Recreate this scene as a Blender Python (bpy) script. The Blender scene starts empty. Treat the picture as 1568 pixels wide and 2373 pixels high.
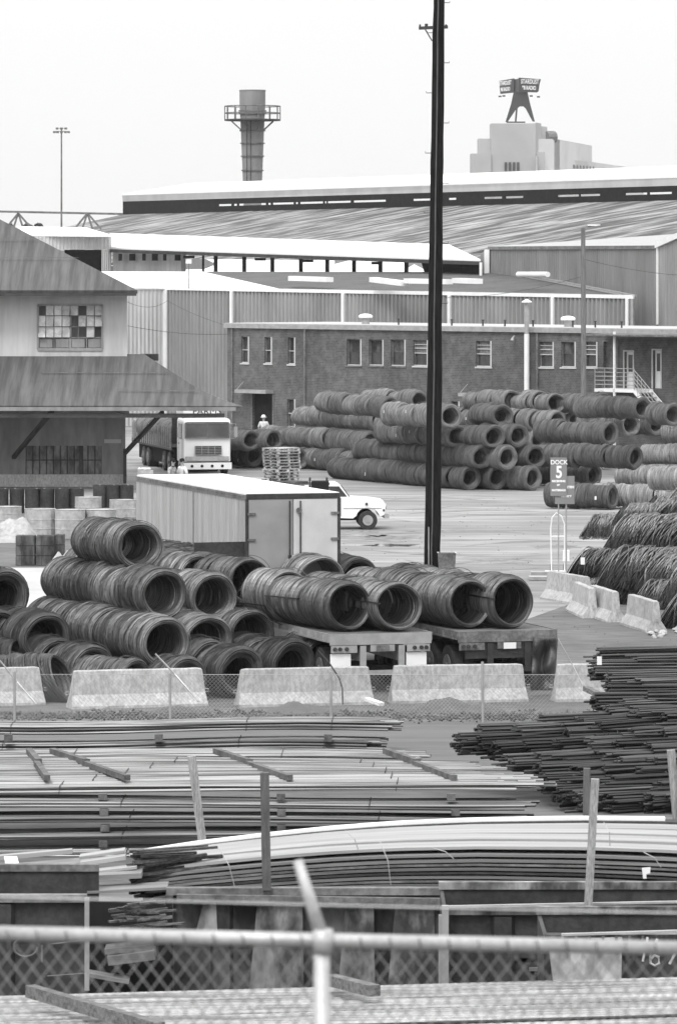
import bpy, math, random
from mathutils import Vector, Matrix
rad = math.radians; sin = math.sin; cos = math.cos; PI = math.pi
F = 11000.0; H = 615.0; CX = 784.0; CAMZ = 9.75
sc = bpy.context.scene; COL = sc.collection
ORG = {}

def P(px, py, Y):                       # photo point (1568 px wide) at a distance Y
    return Vector(((px-CX)/F*Y, Y, CAMZ-(py-H)/F*Y))
def G(px, py):                          # point on the ground
    return P(px, py, CAMZ*F/(py-H))
def XY(px, Y): return (px-CX)/F*Y

# ------------------------------------------------------------ materials
MATS = {}
def M(name, v, rough=.75, var=.25, scale=2., st=(1,1,1), rot=0, bump=0., bscale=30., metal=0., fine=.0, fscale=60., rnd=0., brick=None, spec=.5, lo=.35, hi=.65):
    m = bpy.data.materials.new(name); m.use_nodes = True; nt = m.node_tree; N = nt.nodes; L = nt.links
    b = N['Principled BSDF']; b.inputs['Roughness'].default_value = rough; b.inputs['Metallic'].default_value = metal
    b.inputs['Specular IOR Level'].default_value = spec
    tc = N.new('ShaderNodeTexCoord'); mp = N.new('ShaderNodeMapping'); mp.inputs['Scale'].default_value = st; mp.inputs['Rotation'].default_value = (0,0,rot)
    oi = N.new('ShaderNodeObjectInfo'); ad = N.new('ShaderNodeVectorMath'); ad.operation = 'ADD'
    sca = N.new('ShaderNodeMath'); sca.operation = 'MULTIPLY'; sca.inputs[1].default_value = 57.
    L.new(oi.outputs['Random'], sca.inputs[0]); L.new(mp.outputs[0], ad.inputs[0]); L.new(sca.outputs[0], ad.inputs[1])
    L.new(tc.outputs['Object'], mp.inputs[0])
    def noise(s, det=5, vec=ad):
        n = N.new('ShaderNodeTexNoise'); n.inputs['Scale'].default_value = s; n.inputs['Detail'].default_value = det; n.inputs['Roughness'].default_value = .6
        L.new(vec.outputs[0], n.inputs['Vector']); return n
    def rng(src, a, c, lo=.35, hi=.65):
        r = N.new('ShaderNodeMapRange'); r.inputs['From Min'].default_value = lo; r.inputs['From Max'].default_value = hi
        r.inputs['To Min'].default_value = a; r.inputs['To Max'].default_value = c; L.new(src, r.inputs['Value']); return r.outputs[0]
    def mul(a, c):
        q = N.new('ShaderNodeMath'); q.operation = 'MULTIPLY'
        L.new(a, q.inputs[0])
        if isinstance(c, float): q.inputs[1].default_value = c
        else: L.new(c, q.inputs[1])
        return q.outputs[0]
    val = mul(rng(noise(scale).outputs['Fac'], 1-var, 1+var, lo, hi), float(v))
    if fine: val = mul(val, rng(noise(fscale, 3).outputs['Fac'], 1-fine, 1+fine))
    if rnd: val = mul(val, rng(oi.outputs['Random'], 1-rnd, 1+rnd, 0, 1))
    if brick:
        bt = N.new('ShaderNodeTexBrick'); bt.inputs['Scale'].default_value = 1; bt.inputs['Brick Width'].default_value = brick[0]; bt.inputs['Row Height'].default_value = brick[1]
        bt.inputs['Mortar Size'].default_value = .012; bt.inputs['Color1'].default_value = (.8,.8,.8,1); bt.inputs['Color2'].default_value = (1.2,1.2,1.2,1); bt.inputs['Mortar'].default_value = (1.5,1.5,1.5,1)
        sx = N.new('ShaderNodeSeparateXYZ'); cx = N.new('ShaderNodeCombineXYZ'); L.new(tc.outputs['Object'], sx.inputs[0])
        q = N.new('ShaderNodeMath'); q.operation = 'SUBTRACT'; L.new(sx.outputs[0], q.inputs[0]); L.new(sx.outputs[1], q.inputs[1])
        L.new(q.outputs[0], cx.inputs[0]); L.new(sx.outputs[2], cx.inputs[1]); L.new(cx.outputs[0], bt.inputs['Vector'])
        bw = N.new('ShaderNodeRGBToBW'); L.new(bt.outputs['Color'], bw.inputs[0]); val = mul(val, bw.outputs[0])
    cb = N.new('ShaderNodeCombineColor')
    for i in range(3): L.new(val, cb.inputs[i])
    L.new(cb.outputs[0], b.inputs['Base Color'])
    if bump:
        bn = N.new('ShaderNodeBump'); bn.inputs['Strength'].default_value = min(1, bump); bn.inputs['Distance'].default_value = .03
        L.new(noise(bscale, 4).outputs['Fac'], bn.inputs['Height']); L.new(bn.outputs[0], b.inputs['Normal'])
    MATS[name] = m; return m

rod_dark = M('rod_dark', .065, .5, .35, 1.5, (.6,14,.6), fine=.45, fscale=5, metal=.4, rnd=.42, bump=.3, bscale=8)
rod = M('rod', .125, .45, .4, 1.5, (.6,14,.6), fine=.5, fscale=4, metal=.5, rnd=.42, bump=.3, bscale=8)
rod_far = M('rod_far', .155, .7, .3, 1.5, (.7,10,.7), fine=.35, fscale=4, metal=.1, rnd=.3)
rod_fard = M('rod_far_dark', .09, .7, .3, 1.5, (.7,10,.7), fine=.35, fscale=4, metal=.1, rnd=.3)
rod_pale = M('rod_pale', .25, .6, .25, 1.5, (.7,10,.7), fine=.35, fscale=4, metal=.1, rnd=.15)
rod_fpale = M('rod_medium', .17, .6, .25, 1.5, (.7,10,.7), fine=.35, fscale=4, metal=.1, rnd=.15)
strapm = M('strap_black', .02, .5)
tagm = M('tag_white', .75, .6, .05)
concrete = M('barrier_concrete', .37, .85, .14, 1.6, (1.2,1.2,.6), fine=.22, fscale=12, bump=.25, bscale=25, rnd=.12)
creosote = M('creosote_wood', .011, .95, .5, 3, (6,6,.5), bump=.5, bscale=12, spec=.08)
grey_wood = M('weathered_wood', .26, .85, .3, 3, (10,10,1), fine=.3, fscale=14, bump=.3, rnd=.15)
spacer_wood = M('spacer_wood', .10, .85, .4, 4, fine=.3)
wood_x = M('weathered_timber', .14, .85, .5, 3, (1,10,10), fine=.35, fscale=14, bump=.3, rnd=.2)
dark_wood = M('dark_wood', .1, .85, .3, 3, (8,8,1), fine=.3, bump=.3)
galv = M('galvanised', .36, .4, .15, 3, metal=.3)
galvl = M('galvanised_rail', .42, .4, .12, 4, metal=.2, fine=.1)
whitep = M('white_paint', .78, .5, .06, 1)
whitet = M('white_truck_paint', .8, .3, .04, 1)
black = M('black_rubber', .025, .8, .3, 5)
steel_dk = M('dark_steel', .03, .65, .4, 1.5, fine=.25, fscale=12, bump=.2)
steel_md = M('painted_steel', .13, .6, .35, 1.5, fine=.25, fscale=12, bump=.15)
glass = M('window_glass', .05, .12, .3, 1.5, spec=.8)
glass_l = M('dusty_glass', .35, .35, .4, 1.2)
bricks = M('brick', .085, .9, .22, .35, brick=(.24,.085), fine=.2, fscale=2.5)
winframe = M('window_frame_paint', .5, .6, .1)
corr_g = M('corrugated_grey', .25, .6, .18, .5, (1,1,.15), fine=.1, fscale=3)
corr_r = M('corrugated_tall', .24, .6, .15, .4, (1,1,.15), fine=.1, fscale=3)
corr_l = M('corrugated_light', .5, .6, .12, .5, (1,1,.15), fine=.1, fscale=3)
roofwhite = M('white_metal_roof', .8, .5, .05, .6)
roofdk = M('dark_roof', .075, .85, .2, .5, fine=.12, fscale=4)
roofgrey = M('felt_roof', .085, .9, .13, 1.6, (1.3,.09,.05), rot=rad(-34), fine=.26, fscale=3.2)
shed_roof = M('shed_roof', .155, .8, .75, 1.0, (.04,.62,1), rot=rad(-24), fine=.4, fscale=2.2, lo=.42, hi=.6)
dark_in = M('dark_interior', .02, .95, .2, spec=.05)
fascia = M('fascia_metal', .42, .7, .1, .4)
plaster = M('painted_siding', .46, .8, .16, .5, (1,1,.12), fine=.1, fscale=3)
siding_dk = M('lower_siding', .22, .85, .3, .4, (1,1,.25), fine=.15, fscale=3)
stone = M('pale_stone', .36, .9, .12, .05)
ground_m = M('dirt_ground', .115, .95, .25, .12, (.5,1,1), fine=.22, fscale=2.6, bump=.3, bscale=8)
yard_m = M('yard_paving', .225, .8, .3, .2, (.3,1.3,1), fine=.22, fscale=.9, lo=.36, hi=.64)
pad_m = M('white_slab', .42, .8, .1, .5)
road_m = M('packed_dirt', .11, .9, .16, .5, (.2,2.4,1), fine=.14, fscale=6)
gravel_m = M('gravel_stones', .09, .9, .4, 1.5, fine=.5, fscale=6)
bar_m = M('rolled_bar', .12, .45, .75, 2.6, (.05,9,9), metal=.35, fine=.3, fscale=8, rnd=.25, lo=.42, hi=.6)
bar_l = M('bright_bar', .175, .45, .7, 2.6, (.05,9,9), metal=.25, fine=.25, fscale=8, rnd=.12, lo=.42, hi=.6)
bar_d = M('dark_bar', .06, .5, .6, 2.2, (.1,9,9), metal=.5, fine=.4, fscale=8, rnd=.6)
flat_l = M('pale_plank', .31, .6, .22, 1.5, (.1,4,4), fine=.06, fscale=8)
flat_m = M('flat_bar', .17, .5, .3, 1.5, (.08,8,8), fine=.15, fscale=8, rnd=.2)
rust = M('car_side', .05, .8, .7, 1.3, (1,1,.5), lo=.42, hi=.6, fine=.5, fscale=4, bump=.3)
rust_l = M('car_panel_worn', .14, .8, .7, 2.2, (1,1,.5), lo=.42, hi=.58, fine=.6, fscale=3, bump=.3)
chalk = M('chalk', .7, .9, .2, 9)
skin_m = M('skin', .35, .6, .05)
cloth_l = M('pale_cloth', .6, .9, .15, 5)
cloth_d = M('dark_cloth', .1, .9, .2, 5)
cloth_c = M('checked_cloth', .3, .9, .6, 14)
sign_g = M('sign_panel', .2, .5, .08, 1)
letters = M('lettering_white', .8, .6, .03)
sign_dk = M('sign_dark', .02, .6, .1)
leafm = M('leaves', .07, .8, .4, .3)
whitedrum = M('white_fibre_drum', .37, .7, .22, 1.2, fine=.15, fscale=6)
trailer_side = M('trailer_siding', .36, .5, .16, 1.2, (3,3,.15), fine=.08, fscale=5)
door_dk = M('trailer_door_grey', .26, .55, .1, 1.2)
door_lt = M('trailer_door_pale', .52, .55, .08, 1.2)

# ------------------------------------------------------------ mesh helpers
class MB:
    def __init__(s): s.v = []; s.f = []; s.M = Matrix.Identity(4)
    def add(s, vs, fs):
        n = len(s.v); s.v += [s.M @ Vector(v) for v in vs]; s.f += [tuple(i+n for i in f) for f in fs]; return s
    def box(s, a, b):
        (x0,y0,z0),(x1,y1,z1) = a, b
        return s.add([(x0,y0,z0),(x1,y0,z0),(x1,y1,z0),(x0,y1,z0),(x0,y0,z1),(x1,y0,z1),(x1,y1,z1),(x0,y1,z1)],
                     [(0,3,2,1),(4,5,6,7),(0,1,5,4),(1,2,6,5),(2,3,7,6),(3,0,4,7)])
    def cbox(s, c, d): return s.box((c[0]-d[0]/2,c[1]-d[1]/2,c[2]-d[2]/2),(c[0]+d[0]/2,c[1]+d[1]/2,c[2]+d[2]/2))
    def beam(s, a, b, w, h=None, up=(0,0,1)):            # bar of rectangular section between two points
        h = h or w; a = Vector(a); b = Vector(b); d = (b-a).normalized(); u = Vector(up)
        if abs(d.dot(u)) > .98: u = Vector((0,1,0))
        r = d.cross(u).normalized()*w/2; u2 = r.cross(d).normalized()*h/2
        vs = [p+q for p in (a,b) for q in (-r-u2, r-u2, r+u2, -r+u2)]
        return s.add(vs, [(0,3,2,1),(4,5,6,7),(0,1,5,4),(1,2,6,5),(2,3,7,6),(3,0,4,7)])
    def tube(s, pts, r, n=6, caps=True, radii=None):
        pts = [Vector(p) for p in pts]; vs = []; fs = []
        for i, p in enumerate(pts):
            d = (pts[min(i+1,len(pts)-1)]-pts[max(i-1,0)]).normalized()
            u = Vector((0,0,1)) if abs(d.z) < .95 else Vector((0,1,0))
            a = d.cross(u).normalized(); b = a.cross(d).normalized(); rr = radii[i] if radii else r
            vs += [p+(a*cos(2*PI*k/n)+b*sin(2*PI*k/n))*rr for k in range(n)]
        for i in range(len(pts)-1):
            for k in range(n):
                k2 = (k+1) % n; fs.append((i*n+k, i*n+k2, (i+1)*n+k2, (i+1)*n+k))
        if caps: fs.append(tuple(range(n))[::-1]); m = (len(pts)-1)*n; fs.append(tuple(range(m, m+n)))
        return s.add(vs, fs)
    def lathe(s, prof, n=24, c=(0,0,0), caps=True):      # profile [(r,z)]
        vs = []; fs = []
        for r, z in prof: vs += [(c[0]+r*cos(2*PI*k/n), c[1]+r*sin(2*PI*k/n), c[2]+z) for k in range(n)]
        for i in range(len(prof)-1):
            for k in range(n): k2 = (k+1) % n; fs.append((i*n+k, i*n+k2, (i+1)*n+k2, (i+1)*n+k))
        if caps: fs.append(tuple(range(n))[::-1]); m = (len(prof)-1)*n; fs.append(tuple(range(m, m+n)))
        return s.add(vs, fs)
    def prism(s, poly, ext):                              # 3D polygon extruded by a vector
        n = len(poly); e = Vector(ext); p = [Vector(q) for q in poly]
        return s.add(p+[q+e for q in p], [tuple(range(n))[::-1], tuple(range(n,2*n))]+[(i,(i+1)%n,(i+1)%n+n,i+n) for i in range(n)])
    def disc(s, c, ax, r, t, n=20):
        a = Vector(ax).normalized(); return s.tube([Vector(c)-a*t/2, Vector(c)+a*t/2], r, n)
    def build(s, name, mat, parent=None, world=False, smooth=False, loc=None):
        me = bpy.data.meshes.new(name); off = Vector((0,0,0))
        if parent is not None and world: off = ORG[parent.name]
        if parent is None and loc is not None: off = Vector(loc)
        me.from_pydata([tuple(v-off) for v in s.v], [], s.f); me.materials.append(mat)
        if smooth: me.polygons.foreach_set('use_smooth', [True]*len(me.polygons))
        me.update(); o = bpy.data.objects.new(name, me); COL.objects.link(o)
        if parent is not None: o.parent = parent; ORG[o.name] = ORG[parent.name]
        else: o.location = off; ORG[o.name] = off
        return o
def tag(o, label=None, cat=None, group=None, kind=None):
    if label: o['label'] = label
    if cat: o['category'] = cat
    if group: o['group'] = group
    if kind: o['kind'] = kind
    return o
def thing(name, label, cat, loc=(0,0,0), rz=0, group=None):
    o = bpy.data.objects.new(name, None); COL.objects.link(o); o.empty_display_size = .2
    o.location = loc; o.rotation_euler = (0,0,rz); ORG[o.name] = Vector(loc)
    return tag(o, label, cat, group)
def dup(root, loc, rz, label, group=None):
    r = root.copy(); COL.objects.link(r); r.location = loc; r.rotation_euler = (0,0,rz); r['label'] = label
    if group: r['group'] = group
    for ch in list(root.children):
        c = ch.copy(); COL.objects.link(c); c.parent = r
        for g in list(ch.children):
            d = g.copy(); COL.objects.link(d); d.parent = c
    return r
def text(body, size, mat, parent, mtx, name='lettering', bold=.0, ext=.01, sx=1):
    cu = bpy.data.curves.new('txt', 'FONT'); cu.body = body; cu.size = size; cu.align_x = 'CENTER'; cu.align_y = 'CENTER'; cu.extrude = ext; cu.offset = bold
    t = bpy.data.objects.new('txt', cu); COL.objects.link(t)
    dg = bpy.context.evaluated_depsgraph_get(); me = bpy.data.meshes.new_from_object(t.evaluated_get(dg))
    bpy.data.objects.remove(t)
    me.transform(Matrix.Diagonal((sx,1,1,1))); me.transform(mtx)
    me.materials.clear(); me.materials.append(mat)
    o = bpy.data.objects.new(name, me); COL.objects.link(o); o.parent = parent; return o
ORD = ['first','second','third','fourth','fifth','sixth','seventh','eighth','ninth','tenth','eleventh','twelfth','thirteenth','fourteenth']

# ------------------------------------------------------------ camera, world, light
cam = bpy.data.cameras.new('camera'); camo = bpy.data.objects.new('camera', cam); COL.objects.link(camo); sc.camera = camo
camo.location = (0,0,CAMZ); camo.rotation_euler = (rad(90),0,0)
cam.sensor_fit = 'VERTICAL'; cam.sensor_height = 36; cam.lens = 36*F/2373; cam.shift_y = -(1186.5-H)/2373
cam.clip_start = 1; cam.clip_end = 6000
cam.dof.use_dof = True; cam.dof.focus_distance = 125; cam.dof.aperture_fstop = 11
w = bpy.data.worlds.new('World'); sc.world = w; w.use_nodes = True; nt = w.node_tree
bg = nt.nodes['Background']; sky = nt.nodes.new('ShaderNodeTexSky'); sky.sky_type = 'NISHITA'; sky.sun_disc = False
SUN_EL, SUN_AZ = rad(52), rad(202)           # azimuth clockwise from +Y: behind the camera, to its left
sky.sun_elevation = SUN_EL; sky.sun_rotation = SUN_AZ; sky.air_density = 1; sky.dust_density = 6; sky.ozone_density = 1
bw = nt.nodes.new('ShaderNodeRGBToBW'); nt.links.new(sky.outputs[0], bw.inputs[0])
mx = nt.nodes.new('ShaderNodeMix'); mx.data_type = 'FLOAT'; mx.inputs[0].default_value = .72
nt.links.new(bw.outputs[0], mx.inputs[2]); 
wt = nt.nodes.new('ShaderNodeTexCoord'); wx = nt.nodes.new('ShaderNodeSeparateXYZ'); nt.links.new(wt.outputs['Generated'], wx.inputs[0])
wm = nt.nodes.new('ShaderNodeMapRange'); nt.links.new(wx.outputs[2], wm.inputs['Value']); wm.inputs['From Min'].default_value = 0; wm.inputs['From Max'].default_value = 1
wm.inputs['To Min'].default_value = 8.45; wm.inputs['To Max'].default_value = 19      # overcast layer: brighter overhead than at the horizon
nt.links.new(wm.outputs[0], mx.inputs[3])
nt.links.new(mx.outputs[0], bg.inputs['Color']); bg.inputs['Strength'].default_value = .12
sl = bpy.data.lights.new('sun', 'SUN'); sl.energy = 1.3; sl.angle = rad(14); sl.color = (1,1,1)
so = bpy.data.objects.new('sun', sl); COL.objects.link(so)
sd = Vector((sin(SUN_AZ)*cos(SUN_EL), cos(SUN_AZ)*cos(SUN_EL), sin(SUN_EL)))
so.rotation_euler = sd.to_track_quat('Z','Y').to_euler(); so.location = (0,0,80)
vs = sc.view_settings; vs.view_transform = 'Standard'; vs.look = 'None'; vs.exposure = .28; vs.gamma = 1
sc.cycles.use_denoising = True; sc.cycles.max_bounces = 5; sc.cycles.diffuse_bounces = 2; sc.cycles.volume_bounces = 1

# ------------------------------------------------------------ ground
def sheet(name, pts, z, mat, nx=1):
    m = MB(); m.add([(x,y,z) for x,y in pts], [tuple(range(len(pts)))]); o = m.build(name, mat); tag(o, kind='structure'); return o
sheet('ground', [(-700,-60),(700,-60),(900,2400),(-900,2400)], 0, ground_m)
sheet('yard_pavement', [(-2.5,140),(4.5,128),(8,142),(60,142),(60,330),(-60,330),(-60,192),(-7.4,190),(-6,156)], .004, yard_m)
sheet('path', [(-30,88),(30,88),(30,101.2),(-30,101.6)], .004, road_m)
sheet('white_slab_pavement', [(-13,133),(-6.3,133),(-6.3,153),(-13,153)], .008, pad_m)
m = MB()                                     # embankment that carries the near fence and the viewer
m.prism([(-60,-40,0),(-60,-40,6.2),(-60,13.5,6.2),(-60,24,0)], (120,0,0)); tag(m.build('embankment_terrain', ground_m), kind='structure')
pud_m = M('puddle_water', .06, .06, .1, 1, spec=1.)
for k, (cx_, cy_, rx_, ry_) in enumerate(((905,1264,75,4.0),)):
    random.seed(200+k); pts_ = []
    for a_ in range(28): A = 2*PI*a_/28; rr = random.uniform(.55,1.1); g_ = G(cx_+rx_*rr*cos(A), cy_+ry_*rr*sin(A)); pts_.append((g_.x, g_.y))
    o = sheet('puddle_water', pts_, .008, pud_m)
stain = M('dark_stain', .19, .85, .3, .6, fine=.3, fscale=3)
for k, (cx_, cy_, rx_, ry_) in enumerate(((900,1248,110,9),(840,1238,60,8),(1160,1302,130,9),(1010,1232,90,4),(1280,1268,70,6))):
    random.seed(230+k); pts_ = []
    for a_ in range(40): A = 2*PI*a_/40; rr = random.uniform(.5,1.1); g_ = G(cx_+rx_*rr*cos(A), cy_+ry_*rr*sin(A)); pts_.append((g_.x, g_.y))
    sheet('damp_ground', pts_, .0055, stain)
random.seed(3)
m = MB()
for i in range(5200):
    x = random.uniform(-8.5, 8.5); y = random.gauss(102.6, .55); r = random.uniform(.012,.05)*(1.6 if random.random() < .04 else 1)
    if y > 104: y = 103.9
    q = [Vector((random.uniform(.6,1.2)*r*a, random.uniform(.6,1.2)*r*b, random.uniform(.5,1)*r*c)) for a,b,c in ((1,0,0),(-1,0,0),(0,1,0),(0,-1,0),(0,0,1),(0,0,-1))]
    m.add([v+Vector((x,y,.01+r*.3)) for v in q], [(0,2,4),(2,1,4),(1,3,4),(3,0,4),(2,0,5),(1,2,5),(3,1,5),(0,3,5)])
tag(m.build('gravel', gravel_m), 'dark gravel strip running along the foot of the barriers', 'gravel', kind='stuff')
random.seed(44); m = MB()
for i in range(650):
    y = random.uniform(112, 200); x = random.uniform(-3, 14)*y/150; r_ = random.uniform(.012,.035); A = random.uniform(0,3.1)
    m.M = Matrix.Translation((x,y,.012)) @ Matrix.Rotation(A,4,'Z'); m.add([(-r_,-r_*.6,0),(r_,-r_*.5,0),(r_*.8,r_*.6,0),(-r_*.7,r_*.5,0),(0,0,r_*.8)],[(0,1,4),(1,2,4),(2,3,4),(3,0,4)])
m.M = Matrix.Identity(4); tag(m.build('grit', gravel_m), 'small stones and litter scattered over the open yard', 'grit', kind='stuff')
m = MB(); tr = M('tyre_track_dust', .2, .9, .3, .7, (.3,1.5,1), fine=.3, fscale=2)
for k in range(16):
    x0 = random.uniform(770,1100); x1 = x0+random.uniform(150,520); y0 = 1150+k*11.5+random.uniform(-5,5); b_ = random.uniform(-10,14); t_ = random.uniform(-14,14); n = 30; zt = .0065+.0003*k
    rowp = []
    for q in range(n+1):
        u = q/n; px_ = x0+(x1-x0)*u; py_ = y0+b_*4*u*(1-u)+t_*u; wv = (.8+.5*sin(9*u+k))*min(1,4*u,4*(1-u))*(1.+k*.08)+.05
        a_ = G(px_,py_-wv); c_ = G(px_,py_+wv); rowp.append(((a_.x,a_.y,zt),(c_.x,c_.y,zt)))
    for q in range(n): m.add([rowp[q][0],rowp[q+1][0],rowp[q+1][1],rowp[q][1]],[(0,1,2,3)])
tag(m.build('ground_tyre_tracks', tr), kind='structure')
def mound(name, x, y, rx, ry, h, mat, label, seed=1, kind='stuff', cat='dirt'):
    random.seed(seed); m = MB(); n = 22; vs = []; fs = []
    ph = [random.uniform(0,6.28) for _ in range(6)]
    for i in range(n+1):
        for j in range(n+1):
            u = i/n*2-1; v = j/n*2-1; r = math.hypot(u,v)
            z = h*max(0, 1-r*r)*(1+.25*sin(5*u+ph[0])+.2*sin(7*v+ph[1])+.12*sin(13*u+9*v+ph[2]))+random.uniform(-.02,.02)*min(1,h*3)-.03
            vs.append((x+u*rx, y+v*ry, z))
    for i in range(n):
        for j in range(n): a = i*(n+1)+j; fs.append((a,a+n+1,a+n+2,a+1))
    m.add(vs, fs); return tag(m.build(name, mat, smooth=True), label, cat, kind=kind)
for k, (px, rx, hh) in enumerate(((1060,1.1,.28),(700,1.0,.2),(420,.9,.14),(980,.8,.16),(1300,.9,.12),(60,1.0,.1))):
    mound('dirt_heap', XY(px,103.4), 103.6, rx, .55, hh, road_m, 'low dirt heap against the foot of the concrete barriers', 10+k)

# ------------------------------------------------------------ wire rod coils
def coil_mesh(seed, R=.6, r=.44, L=1.45, nr=46, ns=36, mess=1., loops=6, shear=0., mat=None, name='coil'):
    random.seed(seed); vs = []; fs = []
    ph = [random.uniform(0,6.28) for _ in range(8)]
    prof = []                                # (radius, y, ringno)
    cx = cz = 0.; dR = 0; a = 0; pa = random.uniform(0,6.28)
    data = []
    for j in range(nr+1):
        if random.random() < .13: cx = random.uniform(-.03,.03)*mess; cz = random.uniform(-.03,.03)*mess; dR = random.uniform(-.045,.015)*mess
        a = max(-.05, min(.05, a+random.uniform(-.014,.014)))*1.0; pa += random.uniform(-.15,.15)
        data.append((cx, cz, dR, a*mess, pa))
    def ring(rr, y, d, extra=0):
        cx, cz, dR, a, pa = d; k0 = len(vs)
        for k in range(ns):
            t = 2*PI*k/ns
            q = rr+dR+extra+.012*mess*sin(2*t+ph[0])+.008*mess*sin(3*t+ph[1])+.005*mess*sin(5*t+ph[2]+y*2)
            x = cx+q*cos(t); z = cz+q*sin(t)*(.985)
            vs.append((x, y+a*cos(t+pa)+shear*z+random.uniform(-.004,.004), z+R))
        return k0
    rings = []
    T = R-r
    for j in range(nr//2, -1, -1): rings.append(ring(r, L*(2*j)/nr if 2*j <= nr else L, data[min(2*j,nr)], (j % 2)*.012))
    d0 = data[0]
    rings.append(ring(r+T*.12, -.025, d0)); rings.append(ring(r+T*.38, -.045, d0)); rings.append(ring(r+T*.46, -.03, d0)); rings.append(ring(r+T*.66, -.05, d0)); rings.append(ring(r+T*.74,-.03,d0)); rings.append(ring(r+T*.92, -.02, d0))
    for j in range(nr+1):
        e = random.uniform(-.006,.012) if j % 2 else -.034+random.uniform(-.014,.01)
        rings.append(ring(R, L*j/nr, data[j], e*mess*1.1))
    d1 = data[-1]
    rings.append(ring(r+T*.8, L+.03, d1)); rings.append(ring(r+T*.4, L+.04, d1)); rings.append(ring(r+T*.1, L+.02, d1))
    rings.append(rings[0])
    for i in range(len(rings)-1):
        p, q = rings[i], rings[i+1]
        for k in range(ns): k2 = (k+1) % ns; fs.append((p+k, p+k2, q+k2, q+k))
    m = MB(); m.add(vs, fs)
    for i in range(loops):                   # loose wraps
        y = random.uniform(.08, L-.08); tl = random.uniform(-.16,.16)*mess; pp = random.uniform(0,6.28); rr = R+random.choice((random.uniform(-.01,.03),random.uniform(.0,.07)))
        inside = random.random() < .25
        if inside: rr = r-random.uniform(.01,.05); tl *= .6
        pts = [(rr*cos(t), min(L+.05,max(-.05,y+tl*sin(t+pp)))+shear*rr*sin(t), R+rr*sin(t)*.985+.01*sin(3*t+pp)) for t in [2*PI*k/28 for k in range(29)]]
        m.tube(pts, .009, 3, False)
    me = bpy.data.meshes.new(name); me.from_pydata([tuple(v) for v in m.v], [], m.f); me.materials.append(mat); me.update(); return me
near_v = [coil_mesh(s, .6, .45, 1.42, 52, 40, 1., 9, mat=rod) for s in range(5)]
near_d = [coil_mesh(20+s, .6, .43, 1.42, 48, 36, 1.5, 12, mat=rod_dark) for s in range(4)]
thin_v = [coil_mesh(40+s, .6, .51, 1.46, 52, 40, .8, 8, mat=rod) for s in range(4)]
far_v = [coil_mesh(60+s, .53, .37, 1.38, 34, 28, 1.3, 4, mat=rod_far) for s in range(4)]
far_d = [coil_mesh(70+s, .53, .36, 1.38, 34, 28, 1.3, 4, mat=rod_fard) for s in range(4)]
far_p = [coil_mesh(80+s, .53, .39, 1.38, 34, 28, 1., 4, mat=rod_pale) for s in range(4)]
far_m = [coil_mesh(90+s, .53, .39, 1.38, 34, 28, 1.2, 4, mat=rod_fpale) for s in range(4)]
POOLS = {'n':near_v,'d':near_d,'t':thin_v,'f':far_v,'k':far_d,'p':far_p,'m':far_m}
strap_me = None
def strap_mesh(R, r, L, a0):                 # thin band round the coil wall lengthwise
    m = MB(); c, s_ = cos(a0), sin(a0)
    pts = [((R+.012)*c, y, R+(R+.012)*s_) for y in (-.06,.3,L*.6,L+.05)]+[((r-.012)*c, y, R+(r-.012)*s_) for y in (L+.05,L*.5,-.06)]
    pts.append(pts[0])
    for a, b in zip(pts, pts[1:]): m.beam(a, b, .035, .012, up=(c,0,s_))
    me = bpy.data.meshes.new('strap'); me.from_pydata([tuple(v) for v in m.v], [], m.f); me.materials.append(strapm); return me
straps = [strap_mesh(.6,.5,1.46,a) for a in (rad(200), rad(-12), rad(170))]
tags_me = MB().cbox((0,0,0),(.10,.02,.14)); tmesh = bpy.data.meshes.new('tag'); tmesh.from_pydata([tuple(v) for v in tags_me.v], [], tags_me.f); tmesh.materials.append(tagm)
NC = 0
def row(px, py, z, n, pool, what, where, group, a=24, L=None, R=.6, strap=False, back=False, tagp=.0, tilt=.05, Y=None):
    """row of coils: centre of its open ring at a photo point, centre height z, running away at angle a"""
    global NC
    A = rad(a); d = Vector((-sin(A), cos(A), 0)); step = L or {.6:1.47,.53:1.42}[R]
    if Y is None: Y = F*(CAMZ-z)/(py-H)
    p = Vector((XY(px,Y), Y, z-R))
    if back: p = p-d*(step*n)
    random.seed(int(px*7+py)); last = None
    for i in range(n):
        me = random.choice([q for q in POOLS[pool] if q is not last] or POOLS[pool]); last = me
        o = bpy.data.objects.new('wire_rod_coil', me); COL.objects.link(o)
        j = Vector((random.uniform(-.04,.04), 0, random.uniform(-.02,.02)))
        o.scale = (random.uniform(.95,1.04), random.uniform(.93,1.0), random.uniform(.93,1.03)); o.location = p+d*(step*i)+j; o.rotation_euler = (random.uniform(-tilt,tilt)*.35, 0, A+random.uniform(-tilt,tilt))
        if n == 1: lb = f'{what}, single, {where}'
        else: lb = f'{what}, {ORD[i]} from the open end, {where}' if i else f'{what} with its open ring showing, {where}'
        tag(o, lb, 'wire coil', group); NC += 1
        if strap and i < 3:
            s_ = bpy.data.objects.new('strap', straps[(i+strap) % 3]); COL.objects.link(s_); s_.parent = o
            s_['label'] = 'thin black steel strap'
        if random.random() < tagp:
            t = bpy.data.objects.new('tag', tmesh); COL.objects.link(t); t.parent = o; aa = random.uniform(2.6,3.5)
            t.location = ((R+.02)*cos(aa), random.uniform(.3,1), R+R*sin(aa)); t.rotation_euler = (0,0,1.2)

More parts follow.
